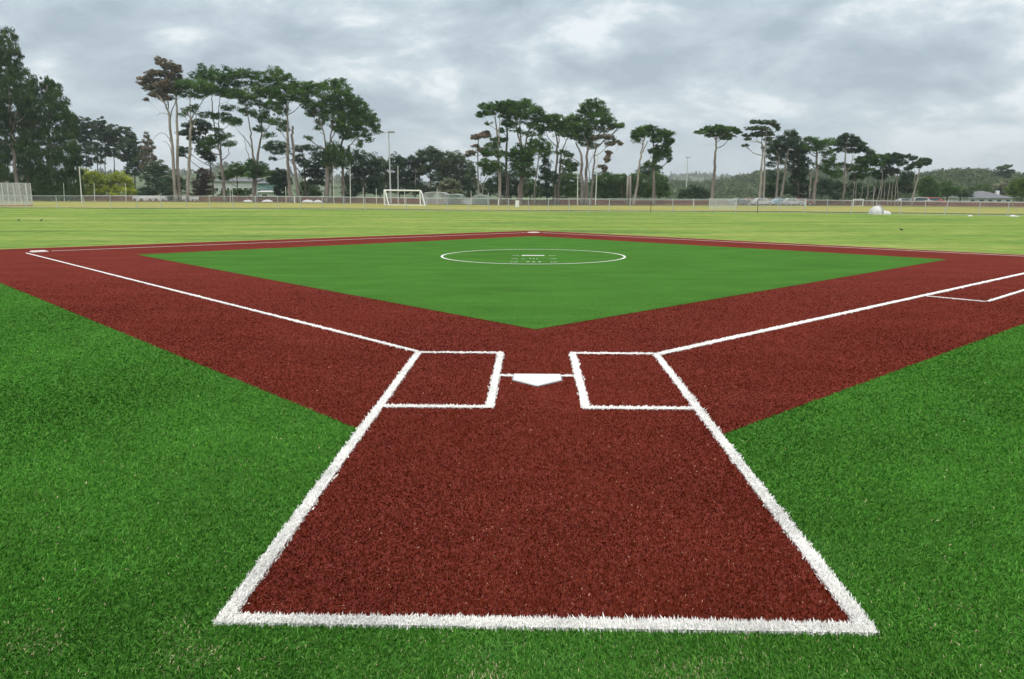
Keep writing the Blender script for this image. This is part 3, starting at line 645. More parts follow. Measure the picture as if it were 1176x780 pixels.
T('cypress_tree', 'broad leaning cypress crown sloping down to the right toward the floodlight', 'tree', 148,
  [([(375, 234), (376, 205), (375, 172)], 3.4, 2.4), ([(375, 175), (371, 150), (364, 130)], 1.2, .5), ([(376, 175), (381, 150), (384, 118)], 1.3, .5), ([(394, 234), (394, 200), (391, 172), (399, 148), (408, 128)], 2.2, .7), ([(392, 180), (404, 165), (415, 150)], .9, .4), ([(376, 170), (385, 152), (396, 138)], .8, .4)],
  [(353, 99, 5, 3.6), (350, 106, 4, 5), (360, 102, 7, 6), (369, 99, 6, 4), (380, 98, 9, 5), (389, 93, 6, 2), (394, 103, 9, 5), (377, 109, 14, 6), (361, 120, 10, 4), (355, 124, 6, 3), (357, 131, 7, 2.4), (366, 129, 10, 4), (393, 114, 14, 7), (406, 117, 8, 6),
   (377, 121, 12, 6), (412, 125, 9, 7), (399, 128, 13, 8), (423, 134, 8, 6), (430, 143, 5, 6), (432, 150, 3, 4), (384, 134, 12, 7), (413, 139, 11, 8), (401, 144, 12, 8), (388, 147, 8, 6), (416, 153, 8, 5), (423, 160, 3, 3), (413, 165, 2.5, 5), (397, 156, 8, 5), (365, 147, 4, 1.5), (369, 140, 5, 4), (354, 159, 5, 1.3)], 'cypress', 'bark', TREES_G, dens=1.1)
T('ivy_clump', 'shaggy evergreen skirt hanging round the stems of the leaning cypress', 'tree', 146.5, [([(381, 233), (381, 210), (382, 185)], 1.2, .5)],
  [(380, 172, 8, 6), (388, 175, 8, 7), (376, 182, 8, 8), (385, 184, 9, 9), (396, 184, 8, 8), (399, 176, 4, 7)], 'deep', 'bark_dark', sub=3, droop=True)
T('evergreen_tree', 'dark rounded tree behind the tall white net pole', 'tree', 175, [([(418, 232), (418, 205), (416, 182)], 1.3, .5)],
  [(413, 178, 8, 5), (423, 184, 9, 6), (410, 188, 10, 7), (431, 192, 7, 5), (418, 197, 12, 7), (405, 203, 10, 9), (429, 204, 10, 7), (417, 214, 15, 8), (402, 220, 10, 8), (432, 218, 10, 7)], 'dark', 'bark_dark', sub=3)
T('leafy_bush', 'fresh green bush seen between the snapped stem and the skirted cypress', 'bush', 172, [([(352, 232), (352, 222), (352, 215)], .8, .4)], [(349, 214, 6, 4), (356, 218, 7, 5), (349, 223, 8, 5), (363, 222, 6, 6)], 'decid', 'bark_dark')
T('evergreen_tree', 'small dark tree in front of the teal house', 'tree', 168, [([(321, 232), (321, 218), (321, 205)], .9, .4)], [(320, 199, 9, 4), (316, 207, 9, 5), (325, 210, 8, 8), (323, 221, 7, 6)], 'dark', 'bark_dark', sub=2.4)
T('leafy_bush', 'low green bush before the long white building', 'bush', 170, [([(276, 232), (276, 227), (276, 222)], .8, .4)], [(270, 221, 7, 4), (280, 223, 7, 4), (258, 224, 6, 4)], 'decid', 'bark_dark', sub=2.2)
RG = 'rounded dark pines behind the goals'
rp = [
 (437, 'leftmost rounded pine, directly behind the goal frame', [(433, 186, 7, 5), (440, 190, 8, 6), (437, 202, 10, 7), (430, 211, 8, 8), (442, 214, 9, 8)]),
 (458, 'rounded pine behind the floodlight pole', [(455, 183, 7, 4), (462, 185, 7, 4), (453, 192, 8, 5), (464, 196, 9, 7), (458, 206, 11, 7), (460, 217, 10, 7), (448, 206, 5, 5)]),
 (476, 'rounded pine left of the tallest rounded pine', [(474, 186, 8, 5), (481, 188, 7, 6), (476, 198, 10, 8), (472, 210, 9, 8), (482, 218, 8, 7)]),
 (494, 'tallest of the rounded dark pines, with pale trunk showing', [(494, 174, 8, 4), (499, 178, 8, 5), (487, 181, 7, 5), (482, 177, 4, 3), (494, 188, 13, 7), (506, 190, 8, 8), (486, 196, 8, 5), (502, 203, 10, 6), (492, 222, 9, 5)]),
 (512, 'rounded pine just right of the tallest rounded pine', [(511, 180, 7, 5), (516, 188, 7, 7), (510, 195, 9, 6), (515, 207, 9, 7), (506, 217, 8, 6)]),
 (525, 'rounded pine above the pale flowering shrub', [(523, 179, 7, 4), (527, 184, 7, 5), (524, 194, 9, 7), (529, 204, 8, 7), (527, 216, 9, 7)]),
 (538, 'rightmost rounded pine sloping down toward the slender pale tree', [(536, 190, 6, 4), (540, 196, 6, 5), (538, 205, 8, 7), (543, 214, 7, 7), (536, 222, 9, 5)])]
for u, lab, cl in rp:
    T('pine_tree', lab, 'tree', 192, [([(u, 231), (u+random.uniform(-1, 1), 205), (u, 186)], 1.2, .5), ([(u, 205), (u+5, 195), (u+6, 188)], .6, .3)], cl, random.choice(['pine', 'dark', 'dark']), 'bark', RG, sub=2.7, dens=1.05)
T('flowering_bush', 'pale blossoming shrub above the green shade net', 'bush', 172, [([(517, 231), (517, 222), (517, 214)], .8, .4)], [(513, 211, 7, 4), (520, 213, 8, 5), (510, 218, 8, 5), (524, 220, 8, 4), (517, 224, 10, 5)], 'pale', 'bark_dark', sub=2.2)
# --- centre group
T('cypress_tree', 'slender pale tree with separate small plates, left of the centre group', 'tree', 150,
  [([(550, 234), (549, 195), (549, 160), (551, 152)], 1.1, .4), ([(553, 234), (555, 212), (562, 198)], .8, .4), ([(553, 218), (552, 206), (553, 198)], .5, .2)],
  [(547, 158, 5, 2.4), (556, 156, 7, 2.6), (558, 152, 3, 1.4), (546, 168, 3, 1.2), (541, 176, 5, 1.9), (536, 179, 3, 1), (554, 172, 6, 2), (559, 177, 6, 3)], 'brown', 'bark_pale', TREES_G, sub=2)
T('cypress_tree', 'first tall straight trunk of the centre group with flat topped crown', 'tree', 148,
  [([(574, 235), (573, 190), (571, 155), (568, 128)], 2.3, .6), ([(572, 165), (574, 145), (574, 128)], .9, .3), ([(571, 150), (564, 145), (558, 142)], .4, .2), ([(572, 200), (566, 192), (561, 188)], .6, .3)],
  [(556, 122, 6, 2), (564, 124, 8, 2.4), (554, 130, 5, 1.8), (551, 133, 3, 1.2), (562, 130, 7, 2), (573, 120, 8, 2.4), (577, 125, 9, 3), (560, 142, 3, 1), (573, 161, 9, 2.6), (566, 168, 8, 3), (562, 175, 8, 3.4), (573, 177, 6, 3), (558, 188, 8, 4), (568, 192, 10, 5), (560, 197, 6, 4)], 'cypress', 'bark_pale', TREES_G, sub=2.4)
T('cypress_tree', 'second tall straight trunk of the centre group', 'tree', 150,
  [([(583, 235), (582, 195), (582, 150), (581, 125)], 2.1, .6)],
  [(581, 120, 8, 3), (590, 121, 8, 3), (587, 128, 10, 3.6), (580, 134, 6, 2.4), (577, 150, 4, 2), (583, 142, 6, 3), (586, 119, 3, 3)], 'cypress', 'bark', TREES_G, sub=2.4)
T('cypress_tree', 'thick multi stemmed cypress with ivy on its trunk in the centre group', 'tree', 149,
  [([(596, 234), (598, 215), (601, 195), (600, 176)], 3.8, 2.6), ([(600, 180), (594, 150), (591, 128)], 1.3, .5), ([(600, 178), (597, 145), (599, 122)], 1.3, .4), ([(601, 178), (606, 155), (611, 138)], 1.5, .5), ([(602, 178), (612, 155), (619, 140)], 1.0, .4)],
  [(599, 120, 9, 4), (607, 120, 8, 3.4), (604, 127, 13, 5), (616, 129, 7, 5), (619, 137, 5, 5), (596, 134, 10, 4), (608, 140, 9, 4), (587, 142, 7, 3), (614, 146, 8, 3), (590, 149, 6, 2), (601, 152, 6, 2), (610, 155, 6, 2), (596, 172, 7, 5), (604, 176, 7, 6), (592, 181, 8, 5), (603, 187, 9, 6), (593, 191, 6, 5), (608, 182, 5, 5), (603, 198, 9, 5), (610, 201, 6, 3), (588, 176, 5, 4)], 'cypress', 'bark', TREES_G)
T('evergreen_tree', 'dark low tree behind the thick ivy clad trunk', 'tree', 168, [([(586, 232), (586, 215), (586, 204)], 1.2, .5)], [(578, 203, 10, 6), (590, 206, 11, 7), (570, 212, 10, 8), (580, 218, 13, 8), (592, 219, 10, 8), (560, 217, 10, 8)], 'dark', 'bark_dark')
T('cypress_tree', 'thin stemmed tree with drooping foliage right of the ivy clad trunk', 'tree', 147,
  [([(613, 235), (616, 200), (619, 178), (619, 165)], 1.0, .4), ([(617, 195), (611, 192), (606, 193)], .4, .2)],
  [(613, 165, 6, 4), (620, 163, 6, 4), (626, 169, 6, 5), (617, 172, 8, 4), (629, 175, 4, 4), (611, 173, 5, 4), (624, 178, 5, 3), (608, 178, 3, 3)], 'cypress', 'bark', TREES_G)
T('ivy_clump', 'column of dark ivy hanging before the paired red trunks', 'tree', 149, [([(628, 234), (628, 212), (627, 190)], 1, .5)],
  [(627, 184, 2.5, 5), (627, 192, 5, 6), (625, 201, 7, 6), (632, 203, 7, 6), (636, 207, 4, 4), (625, 211, 6, 7), (629, 221, 6, 7)], 'dark', 'bark_dark')
T('leafy_tree', 'light green leafy tree glimpsed left of the ivy column', 'tree', 175, [([(609, 231), (609, 218), (608, 208)], .9, .4)], [(606, 210, 7, 6), (613, 215, 7, 6), (604, 220, 7, 6), (616, 222, 8, 5)], 'decid', 'bark_dark')
T('cypress_tree', 'spreading cypress on two close reddish trunks in the centre group', 'tree', 150,
  [([(636, 235), (638, 200), (640, 165), (637, 150)], 2.0, .7), ([(640, 235), (643, 200), (645, 175), (652, 158)], 1.8, .5), ([(641, 205), (648, 185), (650, 168)], .7, .3), ([(639, 168), (631, 160), (627, 150)], .7, .3), ([(641, 170), (642, 152), (644, 142)], .7, .3)],
  [(624, 137, 6, 4), (633, 137, 8, 4), (643, 138, 9, 4), (630, 146, 9, 4), (642, 147, 10, 4.4), (653, 145, 9, 4), (660, 149, 9, 4), (650, 154, 10, 3), (622, 151, 5, 3), (644, 175, 6, 1.6), (652, 178, 5, 2), (650, 186, 6, 3), (657, 189, 6, 2.4), (654, 194, 8, 3), (636, 134, 3, 2)], 'cypress', 'bark', TREES_G, sub=2.5)
T('cypress_tree', 'tallest dome crowned cypress of the centre group on two thick trunks', 'tree', 150,
  [([(669, 235), (668, 205), (668, 180), (661, 165)], 2.4, .9), ([(674, 235), (673, 205), (674, 180), (677, 140), (682, 125)], 2.2, .6), ([(668, 190), (660, 183), (650, 182)], .7, .3), ([(675, 165), (670, 155), (665, 150)], .7, .3), ([(677, 205), (676, 190), (681, 180)], .5, .3)],
  [(681, 118, 7, 3), (674, 122, 6, 4), (688, 121, 6, 4), (681, 128, 12, 6), (668, 128, 4, 3), (692, 130, 7, 5), (674, 135, 10, 5), (687, 138, 12, 6), (660, 135, 6, 3), (657, 139, 7, 2.6), (697, 139, 5, 4), (666, 143, 9, 5), (680, 146, 10, 4), (699, 146, 8, 3), (708, 143, 6, 3), (713, 145, 4, 2), (692, 149, 6, 2),
   (668, 154, 9, 6), (678, 158, 7, 5), (672, 163, 7, 5), (681, 167, 5, 3), (661, 157, 6, 4)], 'cypress', 'bark', TREES_G)
T('cypress_tree', 'slender leaning tree with reddish plates right of the dome crown', 'tree', 147,
  [([(678, 235), (681, 205), (683, 175), (690, 165), (697, 159)], 1.5, .5), ([(683, 178), (684, 165), (686, 158)], .7, .3), ([(682, 195), (688, 190), (691, 190)], .3, .15)],
  [(684, 158, 5, 1.8), (693, 157, 5, 1.8), (701, 158, 6, 2), (706, 163, 5, 2), (711, 165, 3, 1.4), (699, 166, 4, 1.6), (699, 176, 3, 2), (698, 183, 2.5, 4), (690, 191, 3, 1.5), (694, 194, 2.5, 3)], 'brown', 'bark', TREES_G, sub=2)
DG = 'leafy green trees behind the centre group'
dec = [
 (650, 'rounded leafy tree between the reddish trunks and the dome crowned cypress', [(650, 202, 9, 5), (643, 208, 8, 6), (658, 208, 9, 7), (648, 217, 12, 8), (660, 220, 9, 7), (638, 221, 7, 6)], 'decid'),
 (694, 'broad leafy tree below the slender leaning tree', [(694, 207, 9, 6), (686, 212, 8, 7), (702, 211, 8, 7), (692, 221, 11, 7), (705, 221, 8, 6)], 'decid'),
 (697, 'dark taller leafy tree top showing over the broad leafy one', [(690, 202, 7, 4), (699, 203, 7, 4), (706, 208, 6, 4)], 'dark'),
 (714, 'leafy tree just left of the paired stump poles', [(712, 206, 8, 5), (717, 212, 8, 7), (710, 219, 9, 7), (718, 222, 8, 6)], 'decid'),
 (735, 'leafy tree behind the leaning umbrella trunk', [(730, 205, 7, 5), (738, 210, 9, 7), (731, 217, 9, 7), (741, 220, 9, 7)], 'decid'),
 (744, 'dark domed tree top behind the two umbrella trunks', [(742, 196, 9, 4), (750, 199, 8, 4), (739, 201, 6, 4), (755, 207, 6, 6)], 'dark'),
 (757, 'leafy tree at the right end of the leafy row', [(754, 206, 8, 6), (760, 212, 7, 7), (753, 218, 9, 7), (763, 221, 6, 6)], 'decid')]
for i, (u, lab, cl, kd) in enumerate(dec):
    T('leafy_tree', lab, 'tree', 178+4*(kd == 'dark')+i % 3, [([(u, 231), (u, 218), (u, 208)], 1.0, .4)], cl, kd, 'bark_dark', DG, sub=3, dens=1.15)
T('umbrella_cypress', 'leaning pale trunk carrying the left half of the shared flat crown', 'tree', 147,
  [([(728, 235), (732, 210), (735, 185), (739, 163), (742, 152)], 1.8, .7), ([(736, 178), (741, 168), (744, 162)], .7, .5), ([(735, 190), (742, 186), (748, 189)], .4, .2)],
  [(733, 152, 7, 3), (740, 149, 9, 3), (746, 147, 7, 2.4), (729, 156, 4, 3), (731, 161, 3, 3), (738, 155, 8, 3)], 'cypress', 'bark_pale', 'umbrella crowned cypresses', sub=2.4)
T('umbrella_cypress', 'upright trunk with drooping dark plates under the shared flat crown', 'tree', 148,
  [([(751, 235), (751, 200), (751, 175), (750, 158)], 2.2, .7), ([(751, 185), (747, 180), (745, 188)], .4, .2)],
  [(752, 153, 10, 4), (762, 154, 8, 3.4), (768, 153, 5, 2), (757, 160, 10, 4), (769, 162, 4, 4), (766, 165, 4, 4), (760, 171, 9, 4), (753, 174, 6, 3), (766, 177, 4, 4), (757, 180, 5, 4), (768, 184, 2, 3), (748, 188, 6, 2), (744, 190, 4, 1.4), (755, 193, 4, 2), (755, 183, 3, 3)], 'cypress', 'bark', 'umbrella crowned cypresses', sub=2.4)
T('umbrella_cypress', 'lone flat topped umbrella tree on one tall bare trunk', 'tree', 146,
  [([(818, 236), (820, 205), (822, 175), (823, 156)], 2.4, .9), ([(823, 162), (816, 154), (810, 151)], .6, .3), ([(823, 160), (832, 154), (840, 151)], .6, .3)],
  [(824, 148, 11, 2.8), (814, 150, 8, 2.4), (807, 152, 5, 1.5), (835, 149, 9, 2.6), (843, 151, 6, 1.8), (803, 152, 3, 1.2), (847, 152, 4, 1.3), (824, 154, 9, 2.4), (815, 156, 4, 1.3), (836, 156, 6, 2), (830, 159, 3, 1.4), (824, 145, 3, 1.2), (838, 159, 2, 1.2)], 'cypress', 'bark', 'umbrella crowned cypresses', sub=2.2)
# --- right group
T('cypress_tree', 'tall airy cypress on two parallel bare trunks, first of the right group', 'tree', 148,
  [([(873, 236), (874, 200), (876, 168), (870, 163)], 1.7, .6), ([(877, 236), (878, 200), (879, 160), (881, 148)], 1.6, .4), ([(875, 172), (875, 158), (874, 148)], .7, .3)],
  [(868, 140, 6, 1.5), (877, 141, 6, 1.5), (885, 141, 5, 2), (890, 144, 4, 1.8), (894, 148, 2.4, 1.3), (863, 148, 6, 1.4), (870, 147, 6, 1.7), (878, 148, 6, 1.6), (860, 155, 6, 1.5), (867, 155, 6, 1.8), (875, 154, 7, 2), (883, 154, 4, 3), (859, 160, 3, 1.2), (856, 167, 3, .9), (882, 160, 4, 2)], 'pine', 'bark_pale', TREES_G, sub=1.7, dens=.75)
T('cypress_tree', 'dense dark cypress of the right group on two trunks beside the airy one', 'tree', 149,
  [([(892, 236), (893, 205), (895, 180)], 1.9, .8), ([(896, 236), (900, 210), (903, 185), (906, 165)], 1.9, .6), ([(902, 200), (908, 196), (912, 190)], .7, .4)],
  [(908, 153, 6, 3), (904, 158, 9, 4), (912, 160, 6, 5), (899, 164, 10, 5), (889, 166, 7, 4), (908, 168, 9, 5), (884, 172, 6, 4), (895, 173, 9, 5), (904, 178, 9, 4), (890, 181, 6, 3), (899, 186, 6, 3), (886, 189, 5, 2), (881, 178, 2, 2)], 'dark', 'bark', TREES_G, dens=1.1)
T('cypress_tree', 'dense dark column of foliage reaching low in the right group', 'tree', 151,
  [([(916, 236), (917, 205), (917, 175)], 1.8, .6)],
  [(917, 168, 7, 5), (922, 173, 5, 5), (915, 179, 9, 7), (922, 187, 7, 6), (913, 192, 8, 7), (921, 199, 7, 7), (914, 206, 8, 7), (920, 214, 9, 7), (910, 219, 8, 6), (924, 224, 7, 5)], 'dark', 'bark_dark', TREES_G, dens=1.1)
T('evergreen_tree', 'dark low tree behind the paired trunks of the dense cypress', 'tree', 172, [([(886, 233), (886, 218), (886, 206)], 1, .4)], [(884, 202, 5, 5), (892, 204, 8, 6), (884, 212, 5, 6), (896, 216, 9, 8), (886, 222, 8, 6)], 'dark', 'bark_dark')
T('cypress_tree', 'cypress with pale curving limbs right of the dark foliage column', 'tree', 148,
  [([(935, 236), (937, 205), (938, 180), (938, 168)], 2.4, .9), ([(930, 236), (931, 210), (932, 198)], 1.1, .7), ([(937, 210), (942, 204), (949, 201)], .6, .3), ([(938, 192), (945, 183), (950, 174)], .6, .3)],
  [(930, 161, 6, 2.6), (936, 164, 8, 3.4), (945, 166, 7, 3), (928, 169, 4, 3), (934, 171, 5, 2.4), (952, 163, 7, 3), (948, 173, 7, 4), (952, 182, 7, 6), (946, 192, 5, 4), (954, 194, 8, 6), (960, 200, 6, 5), (934, 188, 2, 1)], 'cypress', 'bark', TREES_G)
T('cypress_tree', 'high round crowned cypress above the small white frame', 'tree', 149,
  [([(969, 236), (970, 205), (971, 175), (974, 160)], 1.7, .5), ([(970, 200), (977, 190), (980, 175)], .7, .3), ([(971, 215), (977, 210), (980, 203)], .5, .3)],
  [(975, 156, 6, 2.6), (968, 160, 7, 3), (982, 161, 6, 3), (962, 165, 6, 3), (974, 166, 9, 3.4), (986, 166, 7, 3), (991, 171, 7, 2.6), (998, 174, 5, 1.8), (980, 173, 7, 2.6), (966, 172, 6, 2), (968, 190, 8, 2)], 'dark', 'bark', TREES_G, sub=2.4)
T('cypress_tree', 'low flat cypress made of many thin stems, behind the dome shaped cover', 'tree', 150,
  [([(u+.0, 236), (u+dx*1.7+1.5*math.sin(u), 212), (u+dx*1.6+2*math.sin(u*3), 190)], .6, .3) for u, dx in ((980, 1), (984, 0), (988, 1), (996, 1), (1001, 2), (1006, 3), (1011, 2))],
  [(991, 183, 8, 3), (1001, 180, 8, 3), (1010, 181, 8, 3), (998, 186, 9, 3), (1008, 188, 7, 3), (985, 190, 8, 3), (979, 194, 6, 3), (993, 194, 8, 2.6), (991, 201, 5, 4), (1004, 199, 5, 3), (982, 203, 4, 4)], 'cypress', 'bark_pale', TREES_G, sub=2.4)
T('cypress_tree', 'low flat cypress with crowded bare stems, right of the thin stemmed one', 'tree', 151,
  [([(u+.0, 236), (u+dx*1.6+1.5*math.sin(u), 212), (u+dx*1.8+2*math.sin(u*3), 188)], .65, .3) for u, dx in ((1016, 1), (1020, 0), (1024, 1), (1029, 1), (1033, -2))],
  [(1017, 181, 6, 3), (1024, 178, 7, 2), (1032, 179, 7, 2), (1029, 184, 9, 2.6), (1041, 180, 6, 1.6), (1048, 182, 4, 1.5), (1020, 187, 6, 2.4), (1035, 188, 6, 2), (1018, 194, 7, 3), (1012, 202, 6, 4), (1026, 198, 6, 4)], 'dark', 'bark_pale', TREES_G, sub=2.3)
T('cypress_tree', 'last small windswept cypress at the right end of the row', 'tree', 148,
  [([(1048, 236), (1052, 212), (1056, 195), (1060, 188)], 1.2, .4), ([(1051, 218), (1050, 205), (1051, 196)], .7, .3)],
  [(1056, 187, 5, 2), (1061, 184, 6, 1.7), (1066, 185, 3, 1.4), (1062, 188, 5, 1.2), (1050, 191, 7, 2), (1044, 193, 4, 1.4), (1052, 188, 4, 1.6)], 'dark', 'bark_pale', TREES_G, sub=2)
T('evergreen_tree', 'dark rounded tree under the last small windswept cypress', 'tree', 160, [([(1041, 234), (1041, 215), (1041, 205)], 1, .4)], [(1040, 200, 7, 4), (1045, 204, 5, 5), (1037, 208, 7, 6), (1043, 216, 6, 6), (1032, 214, 7, 6)], 'dark', 'bark_dark')
low = [(944, 212, 'dark undergrowth tree right of the curving limbs', 'dark', 11, 8), (962, 216, 'dark undergrowth tree left of the small white frame', 'dark', 10, 8), (985, 216, 'dark undergrowth tree behind the small white frame', 'dark', 10, 7), (1008, 217, 'dark undergrowth tree behind the thin stems', 'dark', 10, 6), (1025, 216, 'dark undergrowth tree behind the crowded bare stems', 'dark', 9, 6)]
for u, v, lab, kd, rx, ry in low:
    T('evergreen_tree', lab, 'tree', 176, [([(u, 233), (u, 220), (u, v-2)], .9, .4)], [(u-rx*.4, v-2, rx*.7, ry*.6), (u+rx*.4, v, rx*.7, ry*.7), (u, v+7, rx*1.0, ry*.7)], kd, 'bark_dark', 'dark undergrowth trees behind the right group')
sh = [(787, 222, 'dark round shrub left of the distant floodlight', 8, 5), (799, 218, 'dark wide shrub at the foot of the distant floodlight', 10, 6), (809, 222, 'dark round shrub left of the lone umbrella tree', 7, 5)]
for u, v, lab, rx, ry in sh:
    T('dark_shrub', lab, 'shrub', 185, [([(u, 232), (u, 226), (u, v)], .8, .4)], [(u-rx*.4, v, rx*.7, ry*.7), (u+rx*.4, v+1, rx*.7, ry*.7), (u, v+5, rx*1.0, ry*.8)], 'dark', 'bark_dark', 'dark shrubs near the distant floodlight')
rt = [(1066, [(1066, 208, 6, 4), (1061, 213, 7, 5), (1070, 214, 7, 5), (1063, 221, 8, 5), (1073, 222, 6, 4)], 'decid', 'fresh green leafy tree right of the last windswept cypress', 178),
      (1088, [(1087, 211, 4, 3), (1085, 216, 7, 4), (1093, 219, 8, 4), (1083, 222, 8, 4)], 'decid', 'small conical green tree before the wooded hill', 182),
      (1103, [(1101, 221, 8, 4), (1109, 223, 8, 4)], 'pine', 'low grey green tree left of the grey roofed house', 190),
      (1122, [(1118, 220, 8, 4), (1128, 218, 8, 4), (1124, 224, 10, 4)], 'decid', 'low yellowish green tree behind the grey roof', 214),
      (1150, [(1148, 214, 5, 4), (1153, 213, 5, 5), (1151, 220, 5, 4)], 'pale', 'pale dry looking tree above the grey roof', 214),
      (1174, [(1168, 213, 8, 5), (1178, 210, 9, 5), (1165, 219, 7, 6), (1176, 219, 10, 7), (1186, 216, 9, 8)], 'bright', 'bright green rounded tree at the right edge', 165)]
for u, cl, kd, lab, dd in rt:
    T('leafy_tree', lab, 'tree', dd, [([(u, 233), (u, 224), (u, min(c[1] for c in cl)+3)], .9, .4)], cl, kd, 'bark_dark', sub=2.8, dens=1.1)

# ------------------------------------------------------------------ hills and far woods
def hill(name, us, rows, d, front, mt):
    """a real landform: rises from the plain at `front` to its crest at d and falls away behind"""
    V = []; uu = np.linspace(us[0], us[-1], 70); rr = np.interp(uu, us, rows); ts = [0, .25, .5, .75, 1, 1.25, 1.6]
    for t in ts:
        dd = front+(d-front)*t
        for u, r in zip(uu, rr):
            crest = CAM[2]+(HZ-r)*d/F; h = (math.sin(min(t, 1)*PI/2)**1.3) if t <= 1 else 1-(t-1)**1.2
            p = W(u, HZ, dd); V.append((p[0], p[1], -3+(crest+3)*h))
    n = len(uu); ix = np.arange(len(V)).reshape(len(ts), n)
    q = np.stack([ix[:-1, :-1], ix[:-1, 1:], ix[1:, 1:], ix[1:, :-1]], -1).reshape(-1, 4)
    o = npmesh(name, np.array(V), q, mt, smooth=True); tag(o, kind='structure'); return o
def wood(name, label, us, rows, d, front, n, size, mt, hgt=1.3, cone=.3, tmin=.0):
    C = []; sz = []
    s = d/F
    for i in range(n):
        u = rng.uniform(us[0], us[-1]); t = rng.uniform(tmin, 1.02) if rng.random() > .25 else rng.uniform(.9, 1.03)
        dd = front+(d-front)*t; r = np.interp(u, us, rows); crest = CAM[2]+(HZ-r)*d/F
        h = math.sin(min(t, 1)*PI/2)**1.3; p = W(u, HZ, dd); z = -3+(crest+3)*h
        R = size*s*rng.uniform(.75, 1.25); H = R*hgt*rng.uniform(.8, 1.5)
        k = 70; q = unit(k)*(rng.uniform(.3, 1, k)**.5)[:, None]; 
        if rng.random() < cone:
            zz = rng.uniform(-.2, 1.6, k); wd = np.clip(1.6-zz, .05, 2)/1.8*.75; q = np.stack([q[:, 0]*wd, q[:, 1]*wd, zz], 1)
        C.append(np.array([p[0], p[1], z+H*.3])+q*np.array([R, R, H])); sz.append(np.full(k, R*.27))
    C = np.concatenate(C); V = leaf_quads(C, np.concatenate(sz), .3, .7)
    o = npmesh(name, V, np.arange(len(V)).reshape(-1, 4), mt); tag(o, label, 'woodland', kind='stuff')
R1 = ([640, 720, 760, 790, 830, 860, 880, 960, 1080], [214, 208, 205, 203, 204, 205, 208, 214, 216])
hill('far_ridge', *R1, 1900, 1300, M['hill']); wood('ridge_wood', 'hazy blue wooded ridge far behind the distant floodlight', *R1, 1900, 1350, 900, 2.2, M['wood_far'], .9, .25, .35)
R2 = ([640, 760, 800, 840, 870, 900, 940, 1000, 1060], [220, 213, 215, 210, 203, 200, 202, 206, 212])
hill('wooded_slope', *R2, 620, 330, M['hill']); wood('slope_wood', 'grey green wooded slope behind the lone umbrella tree', *R2, 620, 330, 2200, 3.2, M['wood_near'], 1.0, .0)
R3 = ([1010, 1045, 1070, 1095, 1120, 1150, 1176, 1300], [214, 210, 206, 203, 204, 207, 208, 212])
hill('wooded_hill', *R3, 430, 260, M['hill']); wood('hill_wood', 'tall grey green wood on the hill above the grey roofed house', *R3, 430, 270, 2600, 4.4, M['wood_near'], 1.05, .0)
R4 = ([-300, -40, 60, 150, 230, 262, 300, 350, 420, 520, 640], [208, 206, 203, 202, 200, 194, 199, 205, 209, 215, 219])
hill('left_ridge', *R4, 1000, 600, M['hill']); wood('left_ridge_wood', 'hazy wooded ridge seen between the trunks on the left', *R4, 1000, 620, 900, 3.0, M['wood_far'], 1.0, .2, .2)
T('eucalyptus_tree', 'tall open crowned tree on the right hill skyline', 'tree', 330, [([(1153, 226), (1153, 205), (1154, 194)], .6, .3)],
  [(1151, 193, 5, 1.6), (1157, 191, 4, 1.5), (1160, 197, 4, 2), (1148, 199, 3, 1.5), (1156, 202, 4, 2)], 'pine', 'bark', sub=1.8)

# ------------------------------------------------------------------ fences
def run(us, ds, n):
    uu = np.linspace(us[0], us[-1], n); return [(u, float(np.interp(u, us, ds))) for u in uu]
def net_sheet(name, path, h, mt, parent, z0=.03):
    """a wire sheet along path [(world xyz)...]; uv in metres"""
    V = []; L_ = 0; Ls = [0]
    for i, p in enumerate(path):
        if i: L_ += math.hypot(*(np.array(p[:2])-np.array(path[i-1][:2]))); Ls.append(L_)
        V += [(p[0], p[1], p[2]+z0), (p[0], p[1], p[2]+h)]
    n = len(path); q = np.array([[2*i, 2*i+2, 2*i+3, 2*i+1] for i in range(n-1)])
    o = npmesh(name, np.array(V), q, mt, parent)
    uv = o.data.uv_layers.new(name='UVMap')
    for pl in o.data.polygons:
        for li, vi in zip(pl.loop_indices, pl.vertices): uv.data[li].uv = (Ls[vi//2], h if vi % 2 else 0)
    return o
def rel(root, p): return (p[0]-root.location[0], p[1]-root.location[1], p[2]-root.location[2])
# outfield chain link fence
pu = [-30, -2, 28, 64, 95, 126, 156, 184, 213, 240, 267, 293, 318.5, 344.5, 369.7, 394.5, 419, 443, 466, 490, 514, 538, 561, 584, 607, 630, 653.6, 677, 700, 724, 748, 773, 797, 822, 846, 871, 897, 925, 951, 979, 1008, 1036, 1064, 1090, 1127, 1160, 1195, 1230]
fd = lambda u: float(np.interp(u, [-60, 60, 340, 620, 900, 1090, 1240], [80, 79, 77, 75, 75, 73, 72]))
fp = [G(u, fd(u)) for u in pu]; FH = 1.28
fen = empty('outfield_fence', tuple(fp[24]), 'low galvanised wire fence curving round the far side of the outfield', 'fence')
for u, p in zip(pu, fp):
    tall = {267: 2.1, 748: 1.0, 871: 1.2, 561: 1.75, 394.5: 1.35}.get(u, FH)
    q = rel(fen, p); lean = -.25 if u == 1090 else (.12 if u in (95,) else 0)
    mb = MB().tube([(q[0]+lean, q[1], q[2]-.2), (q[0], q[1], q[2]+tall)], .032, 8); mb.tube([(q[0]-.0, q[1], q[2]+tall), (q[0], q[1], q[2]+tall+.04)], [.045, .02], 8)
    mb.build('post', M['dark_steel' if u in (748, 871) else 'galv'], fen)
MB().tube([rel(fen, (p[0], p[1], p[2]+FH-.02)) for p in fp], .022, 6).build('top_rail', M['galv'], fen)
